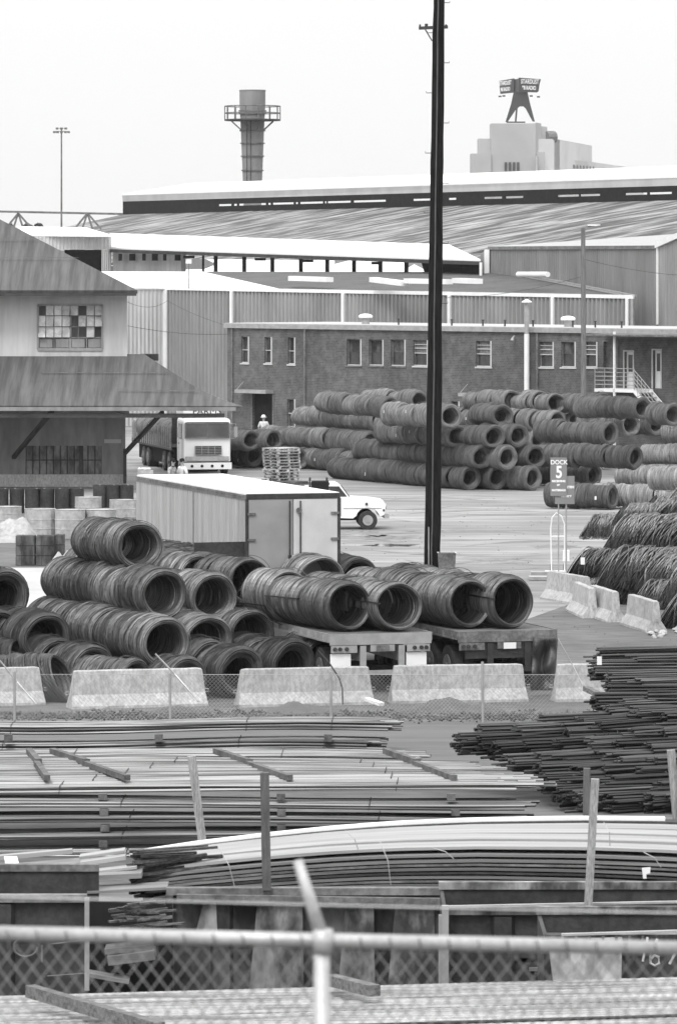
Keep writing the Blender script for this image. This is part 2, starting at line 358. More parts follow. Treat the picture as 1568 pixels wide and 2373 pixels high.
gl = 'coils piled on the ground behind the concrete barriers'
DK = 'dark wire coil'
row(324,1264,3.2,2,'n',DK,'crowning the left pile',gl,a=28,Y=111,L=1.35)
row(376,1380,2.18,4,'n',DK,'third tier of left pile, front row',gl,Y=109,a=26)
row(492,1391,2.0,3,'n',DK,'third tier of left pile, back row',gl,a=28,Y=110.3)
row(386,1489,1.26,5,'n',DK,'middle row behind the second barrier',gl,Y=107,a=26)
row(476,1482,1.2,3,'n',DK,'middle row between barriers two and three',gl,a=28,Y=108.7)
row(586,1468,1.24,3,'n',DK,'row leaning beside the left flatbed',gl,a=30,Y=109.9)
row(455,1338,1.95,4,'n',DK,'rear row before the box trailer',gl,a=33,Y=118)
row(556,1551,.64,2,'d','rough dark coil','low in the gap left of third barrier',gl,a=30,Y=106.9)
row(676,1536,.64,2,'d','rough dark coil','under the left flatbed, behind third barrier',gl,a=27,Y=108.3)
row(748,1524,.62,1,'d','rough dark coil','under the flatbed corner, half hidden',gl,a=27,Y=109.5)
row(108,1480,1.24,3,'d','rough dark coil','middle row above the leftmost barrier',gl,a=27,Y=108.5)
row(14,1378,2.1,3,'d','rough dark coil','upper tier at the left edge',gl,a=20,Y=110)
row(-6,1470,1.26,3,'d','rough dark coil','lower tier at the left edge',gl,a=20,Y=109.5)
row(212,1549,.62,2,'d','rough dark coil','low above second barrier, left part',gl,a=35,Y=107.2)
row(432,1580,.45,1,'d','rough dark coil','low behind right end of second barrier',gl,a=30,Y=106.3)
row(310,1585,.42,1,'n','paler coil lying low','behind middle of second barrier',gl,a=50,Y=106.4)
# loose slack coil lying at bottom left
slack = [coil_mesh(110+s, .55, .45, 2.1, 64, 36, 1.1, 14, shear=.5, mat=rod_dark) for s in range(2)]
for k, (x, y, rz, z, lb) in enumerate(((XY(150,107),106.2,rad(66),-.05,'slack loosely wound coil lying behind the leftmost barrier gap'),(XY(60,109),108.4,rad(60),.1,'slack loosely wound coil behind the leftmost barrier'))):
    o = bpy.data.objects.new('wire_rod_coil', slack[k]); COL.objects.link(o); o.location = (x,y,z); o.rotation_euler = (0,0,rz); tag(o, lb, 'wire coil', gl)
# loads on the flatbeds
gt = 'coils loaded on the flatbed trailers'
row(806,1402,1.97,3,'t','strapped coil','left file on the left flatbed',gt,a=28,L=1.48,strap=1)
row(578,1352,1.99,4,'t','strapped coil','left file, further up left flatbed',gt,a=26,strap=3,Y=116.5)
row(920,1402,1.97,3,'t','strapped coil','right file on the left flatbed',gt,a=25,strap=2)
row(742,1338,1.97,5,'t','strapped coil','right file, further up left flatbed',gt,a=22,strap=1)
row(1091,1396,1.97,4,'t','strapped coil','left file on the right flatbed',gt,a=25,strap=1)
row(1188,1396,1.97,4,'t','strapped coil','right file on the right flatbed',gt,a=25,strap=2)
row(735,1334,1.9,5,'n','dark coil','second rear row behind left flatbed load',gl,a=36)
row(828,1343,1.75,5,'n','dark coil','behind the left flatbed load',gl,a=33,R=.6)
row(645,1332,1.9,5,'n','dark coil','behind the upper left flatbed load',gl,a=36)
row(500,1334,1.9,4,'n','dark coil','in the rear row left of the flatbed',gl,a=36)
# far yard
gf = 'coils stacked in the far yard'
def fr(px, py, lev, n, pool, where, **k):
    z = (.53,1.43,2.33,3.2,4.0)[lev]; what = {'f':'grey wire coil','k':'dark wire coil','p':'pale wire coil','m':'mid grey wire coil'}[pool]
    row(px, py, z, n, pool, what, where, gf, a=k.pop('a',27), R=.53, tilt=.06, tagp=.12, **k)
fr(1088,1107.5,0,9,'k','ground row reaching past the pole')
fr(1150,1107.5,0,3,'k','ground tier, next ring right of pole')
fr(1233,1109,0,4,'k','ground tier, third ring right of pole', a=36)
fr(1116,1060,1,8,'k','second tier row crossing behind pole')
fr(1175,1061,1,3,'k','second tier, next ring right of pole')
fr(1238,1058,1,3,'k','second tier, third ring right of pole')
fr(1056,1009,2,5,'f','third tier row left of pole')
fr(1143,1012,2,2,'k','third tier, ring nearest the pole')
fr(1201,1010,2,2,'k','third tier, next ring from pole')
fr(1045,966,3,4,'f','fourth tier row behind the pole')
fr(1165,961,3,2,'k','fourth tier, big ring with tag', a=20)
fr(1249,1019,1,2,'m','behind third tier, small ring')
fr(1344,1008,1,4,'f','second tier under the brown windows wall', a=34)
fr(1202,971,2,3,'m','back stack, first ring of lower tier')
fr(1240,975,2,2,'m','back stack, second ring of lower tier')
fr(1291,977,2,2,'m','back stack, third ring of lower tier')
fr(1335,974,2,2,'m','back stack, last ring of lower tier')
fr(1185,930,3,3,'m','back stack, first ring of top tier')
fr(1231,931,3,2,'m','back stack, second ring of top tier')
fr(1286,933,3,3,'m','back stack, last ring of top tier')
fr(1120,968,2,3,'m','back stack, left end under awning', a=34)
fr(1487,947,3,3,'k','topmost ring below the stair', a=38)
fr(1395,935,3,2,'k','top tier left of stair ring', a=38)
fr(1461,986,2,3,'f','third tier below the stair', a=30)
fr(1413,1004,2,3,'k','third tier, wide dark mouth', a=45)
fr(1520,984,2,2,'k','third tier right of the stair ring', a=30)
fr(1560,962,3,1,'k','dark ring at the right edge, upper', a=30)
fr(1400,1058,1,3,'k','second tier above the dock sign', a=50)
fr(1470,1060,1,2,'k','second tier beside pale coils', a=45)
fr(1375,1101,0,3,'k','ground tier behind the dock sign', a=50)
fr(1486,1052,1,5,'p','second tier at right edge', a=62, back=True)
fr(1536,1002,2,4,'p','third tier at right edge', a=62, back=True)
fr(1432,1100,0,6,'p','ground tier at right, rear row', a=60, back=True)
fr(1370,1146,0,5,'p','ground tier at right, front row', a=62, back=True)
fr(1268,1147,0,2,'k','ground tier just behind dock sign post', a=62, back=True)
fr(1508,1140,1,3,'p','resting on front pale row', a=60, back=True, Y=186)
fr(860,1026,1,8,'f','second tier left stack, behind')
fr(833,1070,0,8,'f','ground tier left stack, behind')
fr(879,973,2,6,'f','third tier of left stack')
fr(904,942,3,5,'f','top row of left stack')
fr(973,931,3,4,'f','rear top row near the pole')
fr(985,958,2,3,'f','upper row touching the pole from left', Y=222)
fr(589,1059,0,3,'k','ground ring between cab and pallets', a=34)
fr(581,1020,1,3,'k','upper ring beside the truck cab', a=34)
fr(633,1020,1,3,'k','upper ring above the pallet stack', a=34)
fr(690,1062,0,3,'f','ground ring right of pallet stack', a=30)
# tangled coils at the right
tangle_m = M('tangled_rod', .18, .5, .4, 1.5, (.6,14,.6), fine=.5, fscale=4, metal=.4, rnd=.4)
mess = [coil_mesh(130+s, .56, .34, 2.0, 60, 44, 2.3, 110, shear=.62, mat=(rod if s == 1 else tangle_m)) for s in range(4)]
gm = 'tangled coils heaped at the right edge'
def tangle(px, py, Y, rz, k, lb, sc_=1.0, rx=0):
    o = bpy.data.objects.new('tangled_wire_coil', mess[k % 4]); COL.objects.link(o); q = P(px,py,Y)
    o.location = q-Vector((0,0,.56*sc_)); o.rotation_euler = (rx,0,rad(rz)); o.scale = (sc_,)*3; tag(o, lb, 'wire coil', gm)
for px, py, Y, rz, k, lb, s_ in (
    (1410,1300,141,-108,2,'tangled coil wedged between top and middle tiers, left',.9),(1480,1300,141,-104,0,'tangled coil wedged between top and middle tiers, centre',.95),(1555,1300,140,-110,3,'tangled coil wedged between the tiers at the right edge',.95),
    (1450,1205,143,-112,2,'pale brushy tangle topping the heap, left',.6),(1510,1192,143,-105,2,'pale brushy tangle topping the heap, centre',.7),(1565,1178,143,-108,0,'pale brushy tangle topping the heap, right edge',.8),(1395,1345,139,-100,0,'tangled coil filling below the open mouthed one',.8),(1460,1370,138,-112,2,'tangled coil low in the heap above the big barrier',.8),
    (1440,1252,140,-108,0,'tangled dark coil, left end of the top tier',1.05),(1520,1262,138,-112,1,'tangled coil, middle of the top tier',1.1),(1560,1225,141,-108,2,'paler tangled coil on the top right',1.1),
    (1372,1232,146,-95,3,'small dark tangled coil poking out beyond the top tier',.62),
    (1350,1318,139,-110,1,'tangled coil at the left tip of middle tier, white tag',.95),(1430,1322,137,-112,3,'dark tangled coil with open mouth, middle tier',1.12),(1520,1338,136,-114,0,'tangled coil, right part of middle tier',1.12),
    (1350,1372,138,-100,2,'crushed coil behind the small barriers',.62),(1420,1385,137,-106,1,'crushed coil behind the middle small barrier',.7),(1500,1385,135,-110,3,'crushed coil above the large right barrier',.8),
    (1562,1425,128,-104,1,'dark coil at the right edge beside the large barrier',1.1),(1575,1350,131,-108,0,'tangled coil cut by the right edge',1.1)):
    tangle(px-14, py-(12 if py < 1260 else 3), Y, rz, k, lb, s_*1.06)
o = tag(MB().cbox((0,0,0),(.12,.02,.2)).build('paper_tag', tagm), 'small white tag hanging on tangled coil end', 'tag'); o.location = P(1349,1300,136)
# fresh coil leaning at the far right on pale row is built above

# ------------------------------------------------------------ concrete barriers
def barrier_mesh(L=3.05, seed=0):
    random.seed(seed)
    prof = [(-.305,0),(-.305,.06),(-.13,.30),(-.085,.81),(-.06,.83),(.06,.83),(.085,.81),(.13,.30),(.305,.06),(.305,0)]
    m = MB(); n = 14; vs = []; fs = []
    for i in range(n+1):
        x = -L/2+L*i/n; e = .03 if i in (0,n) else 0
        for y, z in prof:
            vs.append((x-(.10*z/.83)*((i == n)-(i == 0))+(.012 if e else 0)*random.uniform(-1,1), y*(1-e)+random.uniform(-.006,.006), max(0,z-(e*.5 if z > .5 else 0)+random.uniform(-.006,.006)*(z > .1))))
    k = len(prof)
    for i in range(n):
        for j in range(k): j2 = (j+1) % k; fs.append((i*k+j, (i+1)*k+j, (i+1)*k+j2, i*k+j2))
    fs.append(tuple(range(k))); fs.append(tuple(range(n*k, n*k+k))[::-1])
    m.add(vs, fs)
    for s_ in (-1,1): m.tube([(s_*(L/2+.0),0,.3),(s_*(L/2+.07),0,.3),(s_*(L/2+.07),0,.36),(s_*(L/2),0,.36)], .012, 5)
    return m
gb = 'concrete barriers along the yard'
for k, (px0, px1, Y, rz, lb, LL) in enumerate(((-225,109,104.9,14,'pale concrete barrier cut by the left edge',3.05),(155,480,104.6,15,'long pale concrete barrier with a leaning rod across it',3.08),(538,872,105.0,14,'concrete barrier below the left flatbed, bent rod in front',3.08),(894,1230,105.8,9,'concrete barrier below the right flatbed trailer',3.1),(1272,1600,106.2,9,'concrete barrier partly behind the dark bar bundles',3.05))):
    m = barrier_mesh(LL, k); o = m.build('concrete_barrier', concrete); o.location = (XY((px0+px1)/2,Y), Y+.3, 0); o.rotation_euler = (0,0,rad(rz)); tag(o, lb, 'barrier', gb)
for k, (pa, pb, lb) in enumerate((((1290,1408),(1312,1412),'narrow sliver of barrier at the left of the small group'),((1303,1412),(1347,1433),'bright barrier end on, second of the small group'),((1352,1425),(1402,1442),'barrier end on, right of the bright one'),((1414,1440),(1494,1466),'large bright barrier at the right with stones beside it'))):
    a = G(*pa); b = G(*pb); rz = math.atan2(b.y-a.y, b.x-a.x); d = Vector((cos(rz), sin(rz), 0)); n_ = Vector((-d.y, d.x, 0))
    L_ = 3.0; c = b-d*L_/2+n_*.305; rz2 = rz
    if k == 0: c = G(1322,1404)+Vector((.0,1.5,0))
    m = barrier_mesh(L_, 7+k); o = m.build('concrete_barrier', concrete); o.location = (c.x, c.y, 0); o.rotation_euler = (0,0,rz2); tag(o, lb, 'barrier', gb)
# stones beside the large barrier
random.seed(8)
for k in range(14):
    p = G(random.uniform(1500,1570), random.uniform(1455,1480)); r = random.uniform(.05,.14)
    m = MB(); m.lathe([(r*.5,0),(r,.25*r),(r*.9,.6*r),(r*.4,r)], 7); o = m.build('rubble_stone', concrete); o.location = p; o.rotation_euler = (random.uniform(-.3,.3),random.uniform(-.3,.3),random.uniform(0,3))
    tag(o, 'small broken concrete stone beside the large right barrier', 'stone', 'rubble stones beside the large right barrier')
# leaning rods
for nm, pts, r, lb in (('leaning_rod', [(360,1515,103.6),(405,1562,103.6),(460,1625,103.2)], .02, 'thin rod leaning across the second barrier'),('bent_rod', [(737,1508,103.7),(765,1540,103.7),(785,1570,103.6),(793,1595,103.4),(794,1632,103.2)], .018, 'bent thin rod hanging over the third barrier'),('leaning_rod', [(0,1530,103.4),(40,1580,103.4),(85,1632,103.1)], .018, 'pale thin rod leaning on the leftmost barrier'),('leaning_rod', [(1292,1480,103.2),(1325,1540,103.2),(1350,1590,103)], .012, 'hair thin rod leaning near the fifth barrier')):
    m = MB(); m.tube([P(*p) for p in pts], r, 6); tag(m.build(nm, galv if 'pale' in lb or nm == 'leaning_rod' else steel_dk), lb, 'rod')
m = MB(); m.beam(P(1356,1595,102.5), P(1412,1622,101.8), .16, .1); tag(m.build('timber_offcut', wood_x), 'pale timber offcut leaning by the dark bar bundles', 'timber')
m = MB(); m.beam(P(850,1620,103.4), P(884,1632,103), .14, .07); tag(m.build('timber_offcut', whitep), 'white offcut lying at the foot of the third barrier', 'timber')

# ------------------------------------------------------------ far chain link fence before the barriers
def chainlink(x0, x1, z0, z1, pitch, r, mb, y=0, asp=1.):
    hgt = (z1-z0)*asp; n = int((x1-x0)/pitch)+1; k = int(hgt/pitch)+1
    for i in range(-k, n+k):
        for sg in (1,-1):
            xa = x0+i*pitch; xb = xa+sg*hgt; za, zb = z0, z1
            if sg == -1: pass
            a = [xa, za]; b = [xb, zb]
            lo, hi = min(a[0],b[0]), max(a[0],b[0])
            if hi < x0 or lo > x1: continue
            def clip(p, q):
                if p[0] < x0: t = (x0-p[0])/(q[0]-p[0]); return [x0, p[1]+t*(q[1]-p[1])]
                if p[0] > x1: t = (x1-p[0])/(q[0]-p[0]); return [x1, p[1]+t*(q[1]-p[1])]
                return p
            a2, b2 = clip(a, b), clip(b, a)
            if abs(a2[0]-b2[0]) < .02: continue
            mb.tube([(a2[0], y+sg*r*.8, a2[1]), (b2[0], y+sg*r*.8, b2[1])], r, 3, False)
f = thing('chain_link_fence', 'low thin chain link fence in front of the concrete barriers', 'fence', (0,101.2,0))
m = MB(); chainlink(-8.3, 8.3, .03, 1.02, .085, .0028, m); m.build('wire_mesh', galv, f)
m = MB(); m.tube([(-8.3,0,1.03),(8.3,0,1.02)], .006, 4); m.build('top_wire', galv, f)
for px, ht in ((35,1.1),(395,1.06),(767,1.1),(1118,1.3),(1478,1.1)):
    m = MB(); m.tube([(XY(px,101.2),-.03,0),(XY(px,101.2)-.01,-.03,ht)], .03, 8); m.build('fence_post', galv, f)

# ------------------------------------------------------------ flatbed trailers
def wheel(mb_t, mb_r, c, ax, R, wd):
    c = Vector(c); a = Vector(ax).normalized()
    mb_t.tube([c-a*wd/2, c-a*wd*.42, c+a*wd*.42, c+a*wd/2], R, 24, radii=[R*.9,R,R,R*.9])
    for s_ in (-1,1):
        mb_r.tube([c+a*s_*wd*.5, c+a*s_*(wd*.5+.015)], R*.55, 16); mb_r.tube([c+a*s_*wd*.5, c+a*s_*(wd*.5+.06)], R*.2, 10)
def flatbed(loc, rz, name, label, L, W, mat, mudflap, white_under):
    t = thing(name, label, 'trailer', loc, rz)          # local: x across, +y towards the front, origin rear left on the ground
    z = 1.35
    m = MB(); m.box((0,0,z-.06),(W,L,z)); 
    m.build('deck', wood_x, t)
    m = MB(); m.box((0,-.04,z-.24),(W,.0,z+.01)); m.box((-.03,0,z-.18),(0,L,z+.015)); m.box((W,0,z-.18),(W+.03,L,z+.015))
    for i in range(int(L/.6)): m.box((-.07,.3+i*.6,z-.15),(-.03,.36+i*.6,z-.03))
    m.box((-.08,.1,z-.17),(-.06,L-.1,z-.13)); m.build('side_rail', mat, t)
    m = MB()
    for x in (W*.3, W*.68): m.box((x,.05,z-.62),(x+.12,L,z-.26))
    m.box((W*.08,.02,z-.62),(W*.92,.08,z-.25)) if not white_under else None
    m.box((W*.3,-.02,.45),(W*.36,.04,z-.26)); m.box((W*.68,-.02,.45),(W*.74,.04,z-.26)); m.box((W*.28,-.03,.42),(W*.76,.05,.52)); m.build('underframe', steel_dk if not white_under else galv, t)
    m = MB()
    for x in (.12,.24,.40, W-.4,W-.24,W-.12): m.disc((x,-.05,z-.33),(0,1,0),.045,.05,12)
    m.build('tail_lamp', steel_dk, t)
    m = MB(); m.box((.03,-.03,z-.42),(W*.27,.0,z-.25)); m.box((W*.76,-.03,z-.42),(W-.03,.0,z-.25)); m.box((W*.4,-.03,z-.40),(W*.64,.0,z-.25)); m.build('tail_panel', galv if white_under else steel_md, t)
    m = MB(); m.cbox((W*.52,-.06,z-.33),(.3,.02,.14)); m.build('number_plate', whitep if not white_under else steel_md, t)
    if mudflap:
        for x in (.03, W*.76): m = MB(); m.box((x,.02,.3),(x+W*.2,.04,z-.44)); m.build('mudflap', mudflap, t)
    for y in (.9,2.15):
        m = MB(); m.tube([(.2,y,.5),(W-.2,y,.5)], .07, 8); m.build('axle', steel_dk, t)
        for x in (.16,.42,W-.42,W-.16):
            a = MB(); b = MB(); wheel(a, b, (x,y,.5), (1,0,0), .5, .24); w_ = a.build('wheel', black, t, smooth=False); b.build('rim', steel_md, w_)
    if white_under:
        m = MB(); m.box((0,L,z),(W,L+.08,z+1.45)); m.build('headboard', steel_dk, t)
    m = MB(); m.box((.4,L-2.6,.0),(.52,L-2.5,z-.2)); m.box((W-.52,L-2.6,0),(W-.4,L-2.5,z-.2)); m.build('landing_leg', steel_dk, t)
    return t
p = P(763,1475,107.9); flatbed((p.x,p.y,0), rad(17), 'flatbed_trailer', 'left flatbed trailer, pale tail frame with white mudflaps, loaded with coils', 11.6, 2.42, galv, whitep, True)
p = P(1060,1462,108.7); flatbed((p.x,p.y,0), rad(17), 'flatbed_trailer', 'right flatbed trailer, dark tail frame with small number plate, loaded with coils', 9.5, 2.38, steel_md, None, False)
m = MB(); random.seed(5)                       # slack tarpaulin hanging at the right flatbed's tail
vs = []; fs = []
for i in range(13):
    for j in range(17):
        u = i/12; v = j/16; vs.append(P(1236+u*54-v*8, 1478+v*122, 107.3-.15*sin(u*9+v*2)-.1*sin(v*11+u*3)+.25*u)+Vector((0,0,0)))
for i in range(12):
    for j in range(16): a = i*17+j; fs.append((a,a+17,a+18,a+1))
m.add(vs, fs); o = m.build('tarpaulin', rod_dark, smooth=True); tag(o, 'crumpled dark mesh tarpaulin hanging from the right flatbed tail', 'tarpaulin')
sm = o.modifiers.new('s','SOLIDIFY'); sm.thickness = .02

# ------------------------------------------------------------ box trailer
B = P(570,1145,119.3); t = thing('box_trailer', 'grey box trailer with white roof and closed rear doors behind the coils', 'trailer', (B.x,B.y,0), rad(16.7))
W, L_, z0, z1 = 2.44, 11.1, 1.15, 4.0
m = MB(); n = 44
for i in range(n):                              # ribbed side skins
    y0 = L_*i/n; y1 = L_*(i+1)/n; ym = (y0+y1)/2
    for x, s_ in ((0,-1),(W,1)):
        m.add([(x,y0,z0),(x,ym-.02,z0),(x+s_*.02,ym,z0),(x+s_*.02,y1-.02,z0),(x,y1,z0),(x,y0,z1-.12),(x,ym-.02,z1-.12),(x+s_*.02,ym,z1-.12),(x+s_*.02,y1-.02,z1-.12),(x,y1,z1-.12)], [(k,k+1,k+6,k+5) for k in range(4)])
m.box((.01,.05,z0),(W-.01,L_,z1-.13)); m.build('body', trailer_side, t)
m = MB(); m.box((0,0,z1-.02),(W,L_,z1+.02))
m.build('roof', roofwhite, t)
m = MB(); m.box((-.03,-.02,z1-.15),(0,L_,z1-.02)); m.box((W,-.02,z1-.15),(W+.03,L_,z1-.02)); m.box((-.03,-.04,z0-.12),(0,L_,z0)); m.box((W,-.04,z0-.12),(W+.03,L_,z0)); m.box((-.03,L_*.45,z0),(-.025,L_*.45+.07,z1-.15))
for i in range(90): m.box((-.045,.1+i*.12,z1-.09),(-.03,.13+i*.12,z1-.06))
m.build('edge_rail', steel_md, t)
m = MB(); m.box((0,-.06,z1-.13),(W,.0,z1+.0)); m.box((-.02,-.06,z0-.1),(.05,0,z1-.13)); m.box((W-.05,-.06,z0-.1),(W+.02,0,z1-.13)); m.box((.05,-.05,z0-.1),(W-.05,0,z0)); m.build('door_frame', steel_dk, t)
d1 = MB().box((.06,-.05,z0+.01),(W*.5-.01,0,z1-.14)).build('rear_door', door_dk, t); tag(d1, 'darker grey rear door')
d2 = MB().box((W*.5+.01,-.05,z0+.01),(W-.06,0,z1-.14)).build('rear_door', door_lt, t); tag(d2, 'pale rear door')
for dd, x, xs in ((d1, .06, W*.5-.1),(d2, W-.06, W*.5+.18)):
    for z in (z0+.35, z0+1.0, z0+1.7, z0+2.35): MB().cbox((x+(.07 if x < 1 else -.07),-.07,z),(.2,.04,.06)).build('hinge', steel_md, dd)
    m = MB(); m.tube([(xs,-.09,z0-.05),(xs,-.09,z1-.18)], .02, 6); m.box((xs-.04,-.12,z0+1.1),(xs+.04,-.08,z0+1.3)); m.build('lock_rod', steel_dk, dd)
m = MB(); m.disc((W*.5+.14,-.1,z1-.42),(0,1,0),.07,.05,12); m.build('latch', steel_md, d2)
for y in (1.1,2.3):
    m = MB(); m.tube([(.2,y,.5),(W-.2,y,.5)], .07, 8); m.build('axle', steel_dk, t)
    for x in (.2,W-.2):
        a = MB(); b = MB(); wheel(a, b, (x,y,.5), (1,0,0), .5, .3); w_ = a.build('wheel', black, t); b.build('rim', steel_md, w_)
m = MB(); m.box((.7,.1,z0-.35),(.85,L_,z0-.01)); m.box((W-.85,.1,z0-.35),(W-.7,L_,z0-.01)); m.box((.5,L_-2.5,0),(.62,L_-2.4,z0-.02)); m.box((W-.62,L_-2.5,0),(W-.5,L_-2.4,z0-.02)); m.build('underframe', steel_dk, t)

# ------------------------------------------------------------ utility pole
Yp = 150.; base = P(1002,1345,Yp); t = thing('utility_pole', 'tall black wooden utility pole with step pegs, in front of the yard', 'pole', (base.x,Yp,0))
m = MB(); random.seed(2); pts = []; rr = []
for i in range(25):
    z = 19.5*i/24; py = H+(CAMZ-z)*F/Yp; x = XY(1001+(1310-py)*.0115, Yp)-base.x
    pts.append((x+random.uniform(-.012,.012), 0, z)); rr.append(.262-.085*z/18+random.uniform(-.008,.008))
m.tube(pts, .2, 14, radii=rr); m.build('shaft', creosote, t, smooth=True)
m = MB()
for i in range(13):
    z = 7.6+i*.95; s_ = 1 if i % 2 else -1; x = XY(1001+(1310-(H+(CAMZ-z)*F/Yp))*.0115, Yp)-base.x; r0 = .262-.085*z/18
    m.tube([(x+s_*(r0-.02),-.03,z),(x+s_*(r0+.17),-.03,z),(x+s_*(r0+.17),-.03,z+.05)], .012, 5)
m.build('step_peg', steel_dk, t)
zc = CAMZ-(64-H)*Yp/F; xc = XY(1015,Yp)-base.x
m = MB(); m.beam((xc-.62,-.05,zc-.02),(xc+.3,-.05,zc+.02),.08,.1); m.tube([(xc-.45,-.05,zc),(xc-.2,-.05,zc-.42)],.02,5); m.tube([(xc-.38,-.05,zc+.02),(xc-.38,-.05,zc+.12)],.05,8); m.tube([(xc-.58,-.05,zc),(xc-.58,-.05,zc+.1)],.03,8); m.tube([(xc+.24,-.05,zc),(xc+.24,-.05,zc+.1)],.03,8)
m.build('crossarm', steel_dk, t)
m = MB(); m.tube([(pts[i][0]-.03, -rr[i]-.01, pts[i][2]) for i in range(25)], .022, 6); m.build('conduit', M('conduit_dull', .10, .4, .2, metal=.3), t)
m = MB(); m.tube([(-.13,-.24,0),(-.13,-.24,1.5)], .02, 6); m.build('ground_wire_guard', galv, t)
# bin beside its base
p = P(1036,1330,149.); m = MB(); t = thing('waste_bin', 'grey open bin standing right of the black pole foot', 'bin', (p.x,p.y,0))
m.add([(-.26,-.25,0),(.22,-.25,0),(.22,.25,0),(-.26,.25,0),(-.3,-.3,.72),(.26,-.3,.72),(.26,.3,.72),(-.3,.3,.72)], [(0,1,5,4),(1,2,6,5),(2,3,7,6),(3,0,4,7),(0,3,2,1)]); m.build('tub', steel_md, t)
m = MB(); m.add([(-.32,-.32,.74),(.28,-.32,.74),(.28,.32,.74),(-.32,.32,.74),(-.27,-.27,.74),(.23,-.27,.74),(.23,.27,.74),(-.27,.27,.74)],[(0,1,5,4),(1,2,6,5),(2,3,7,6),(3,0,4,7)]); m.build('rim', concrete, t)

# ------------------------------------------------------------ buildings: helpers
def corr_wall(mb, a, b, za, zb, n, zat=None, zbt=None, depth=.05, outward=(-.7,-.7), za0=None):
    """ribbed wall from a to b (xy), bottom za, top zb (may slope to zbt)"""
    a = Vector((a[0],a[1],0)); b = Vector((b[0],b[1],0)); o = Vector((outward[0],outward[1],0)).normalized()*depth; vs = []; fs = []
    ztb = zb if zbt is None else zbt
    for i in range(n*4+1):
        u = i/(n*4); q = a.lerp(b, u)+(o if i % 4 in (1,2) else Vector((0,0,0)))
        vs.append((q.x,q.y,za)); vs.append((q.x,q.y,zb+(ztb-zb)*u))
    for i in range(n*4): fs.append((2*i,2*i+2,2*i+3,2*i+1))
    mb.add(vs, fs)
def open_wall(mb, o, u, n, t0, t1, z0, z1, holes, depth=.15, thick=.3):
    """wall in plane o + t*u + z, outward normal n, with openings (t0,t1,z0,z1) and their reveals"""
    o = Vector(o); u = Vector(u); n = Vector(n)
    ts = sorted({t0,t1}|{h[0] for h in holes}|{h[1] for h in holes}); zs = sorted({z0,z1}|{h[2] for h in holes}|{h[3] for h in holes})
    pt = lambda t, z, d=0: (o.x+u.x*t-n.x*d, o.y+u.y*t-n.y*d, z)
    for i in range(len(ts)-1):
        for j in range(len(zs)-1):
            tm = (ts[i]+ts[i+1])/2; zm = (zs[j]+zs[j+1])/2
            if any(h[0] < tm < h[1] and h[2] < zm < h[3] for h in holes): continue
            mb.add([pt(ts[i],zs[j]),pt(ts[i+1],zs[j]),pt(ts[i+1],zs[j+1]),pt(ts[i],zs[j+1])], [(0,1,2,3)])
    for a, b, c, d in holes:
        for q in (((a,c),(a,d)),((a,d),(b,d)),((b,d),(b,c)),((b,c),(a,c))):
            mb.add([pt(*q[0]),pt(*q[1]),pt(*q[1],depth),pt(*q[0],depth)], [(0,1,2,3)])
class Plane:
    def __init__(s, px, Y, u):
        s.o = Vector((XY(px,Y), Y, 0)); s.u = Vector((u[0],u[1],0)).normalized(); s.n = Vector((s.u.y, -s.u.x, 0))
        if s.n.y > 0: s.n = -s.n
    def t(s, px): k = (px-CX)/F; return (k*s.o.y-s.o.x)/(s.u.x-k*s.u.y)
    def pt(s, t, z, d=0): q = s.o+s.u*t+s.n*d; return Vector((q.x,q.y,z))       # d: proud of the wall
    def z(s, px, py): Y = (s.o+s.u*s.t(px)).y; return CAMZ-(py-H)*Y/F
    def rect(s, r): return (s.t(r[0]), s.t(r[1]), s.z((r[0]+r[1])/2, r[3]), s.z((r[0]+r[1])/2, r[2]))
def pbox(mb, pl, t0, t1, z0, z1, d0, d1):        # box on a wall plane
    q = [pl.pt(t,z,d) for z in (z0,z1) for t,d in ((t0,d0),(t1,d0),(t1,d1),(t0,d1))]
    mb.add(q, [(0,3,2,1),(4,5,6,7),(0,1,5,4),(1,2,6,5),(2,3,7,6),(3,0,4,7)])

# ------------------------------------------------------------ brick building
BK = Plane(527, 256, (.676,-.738)); TE = BK.t(1680); ZT = 6.6
bk = thing('brick_building', 'two storey brown brick building behind the far coils, flat roof', 'building', BK.o)
wins = [(559,577,780,841),(613,630,781,842),(667,684,782,844),(803,837,786,847),(854,888,787,847),(905,939,787,848),(957,991,788,848),(1102,1138,790,850),(1248,1282,792,851),(1299,1333,792,851),(1353,1383,792,851),(1045,1064,930,985),(665,684,925,990)]
doors = [(1398,1430,792,900),(1446,1466,815,900),(1512,1530,812,900),(585,632,912,1040)]
holes = [BK.rect(r) for r in wins]+[BK.rect(r) for r in doors]
holes = [(a,b,max(c,0.02),d) for a,b,c,d in holes]
m = MB(); open_wall(m, BK.o, BK.u, BK.n, 0, TE, 0, ZT, holes, .2)
q0, q1 = BK.pt(0,0), BK.pt(0,0,-7.5); m.add([q0,q1,(q1.x,q1.y,ZT),(q0.x,q0.y,ZT)], [(0,1,2,3)])
q2 = BK.pt(TE,0,-7.5); m.add([q1,q2,(q2.x,q2.y,ZT),(q1.x,q1.y,ZT)], [(0,1,2,3)])
wall = m.build('wall', bricks, bk, world=True)
m = MB(); pbox(m, BK, -.1, TE, ZT, ZT+.05, -7.6, .1); m.build('roof', fascia, bk, world=True)
m = MB(); pbox(m, BK, -.15, TE, ZT-.22, ZT+.02, .003, .14); m.build('fascia_board', galv, bk, world=True)
random.seed(4)
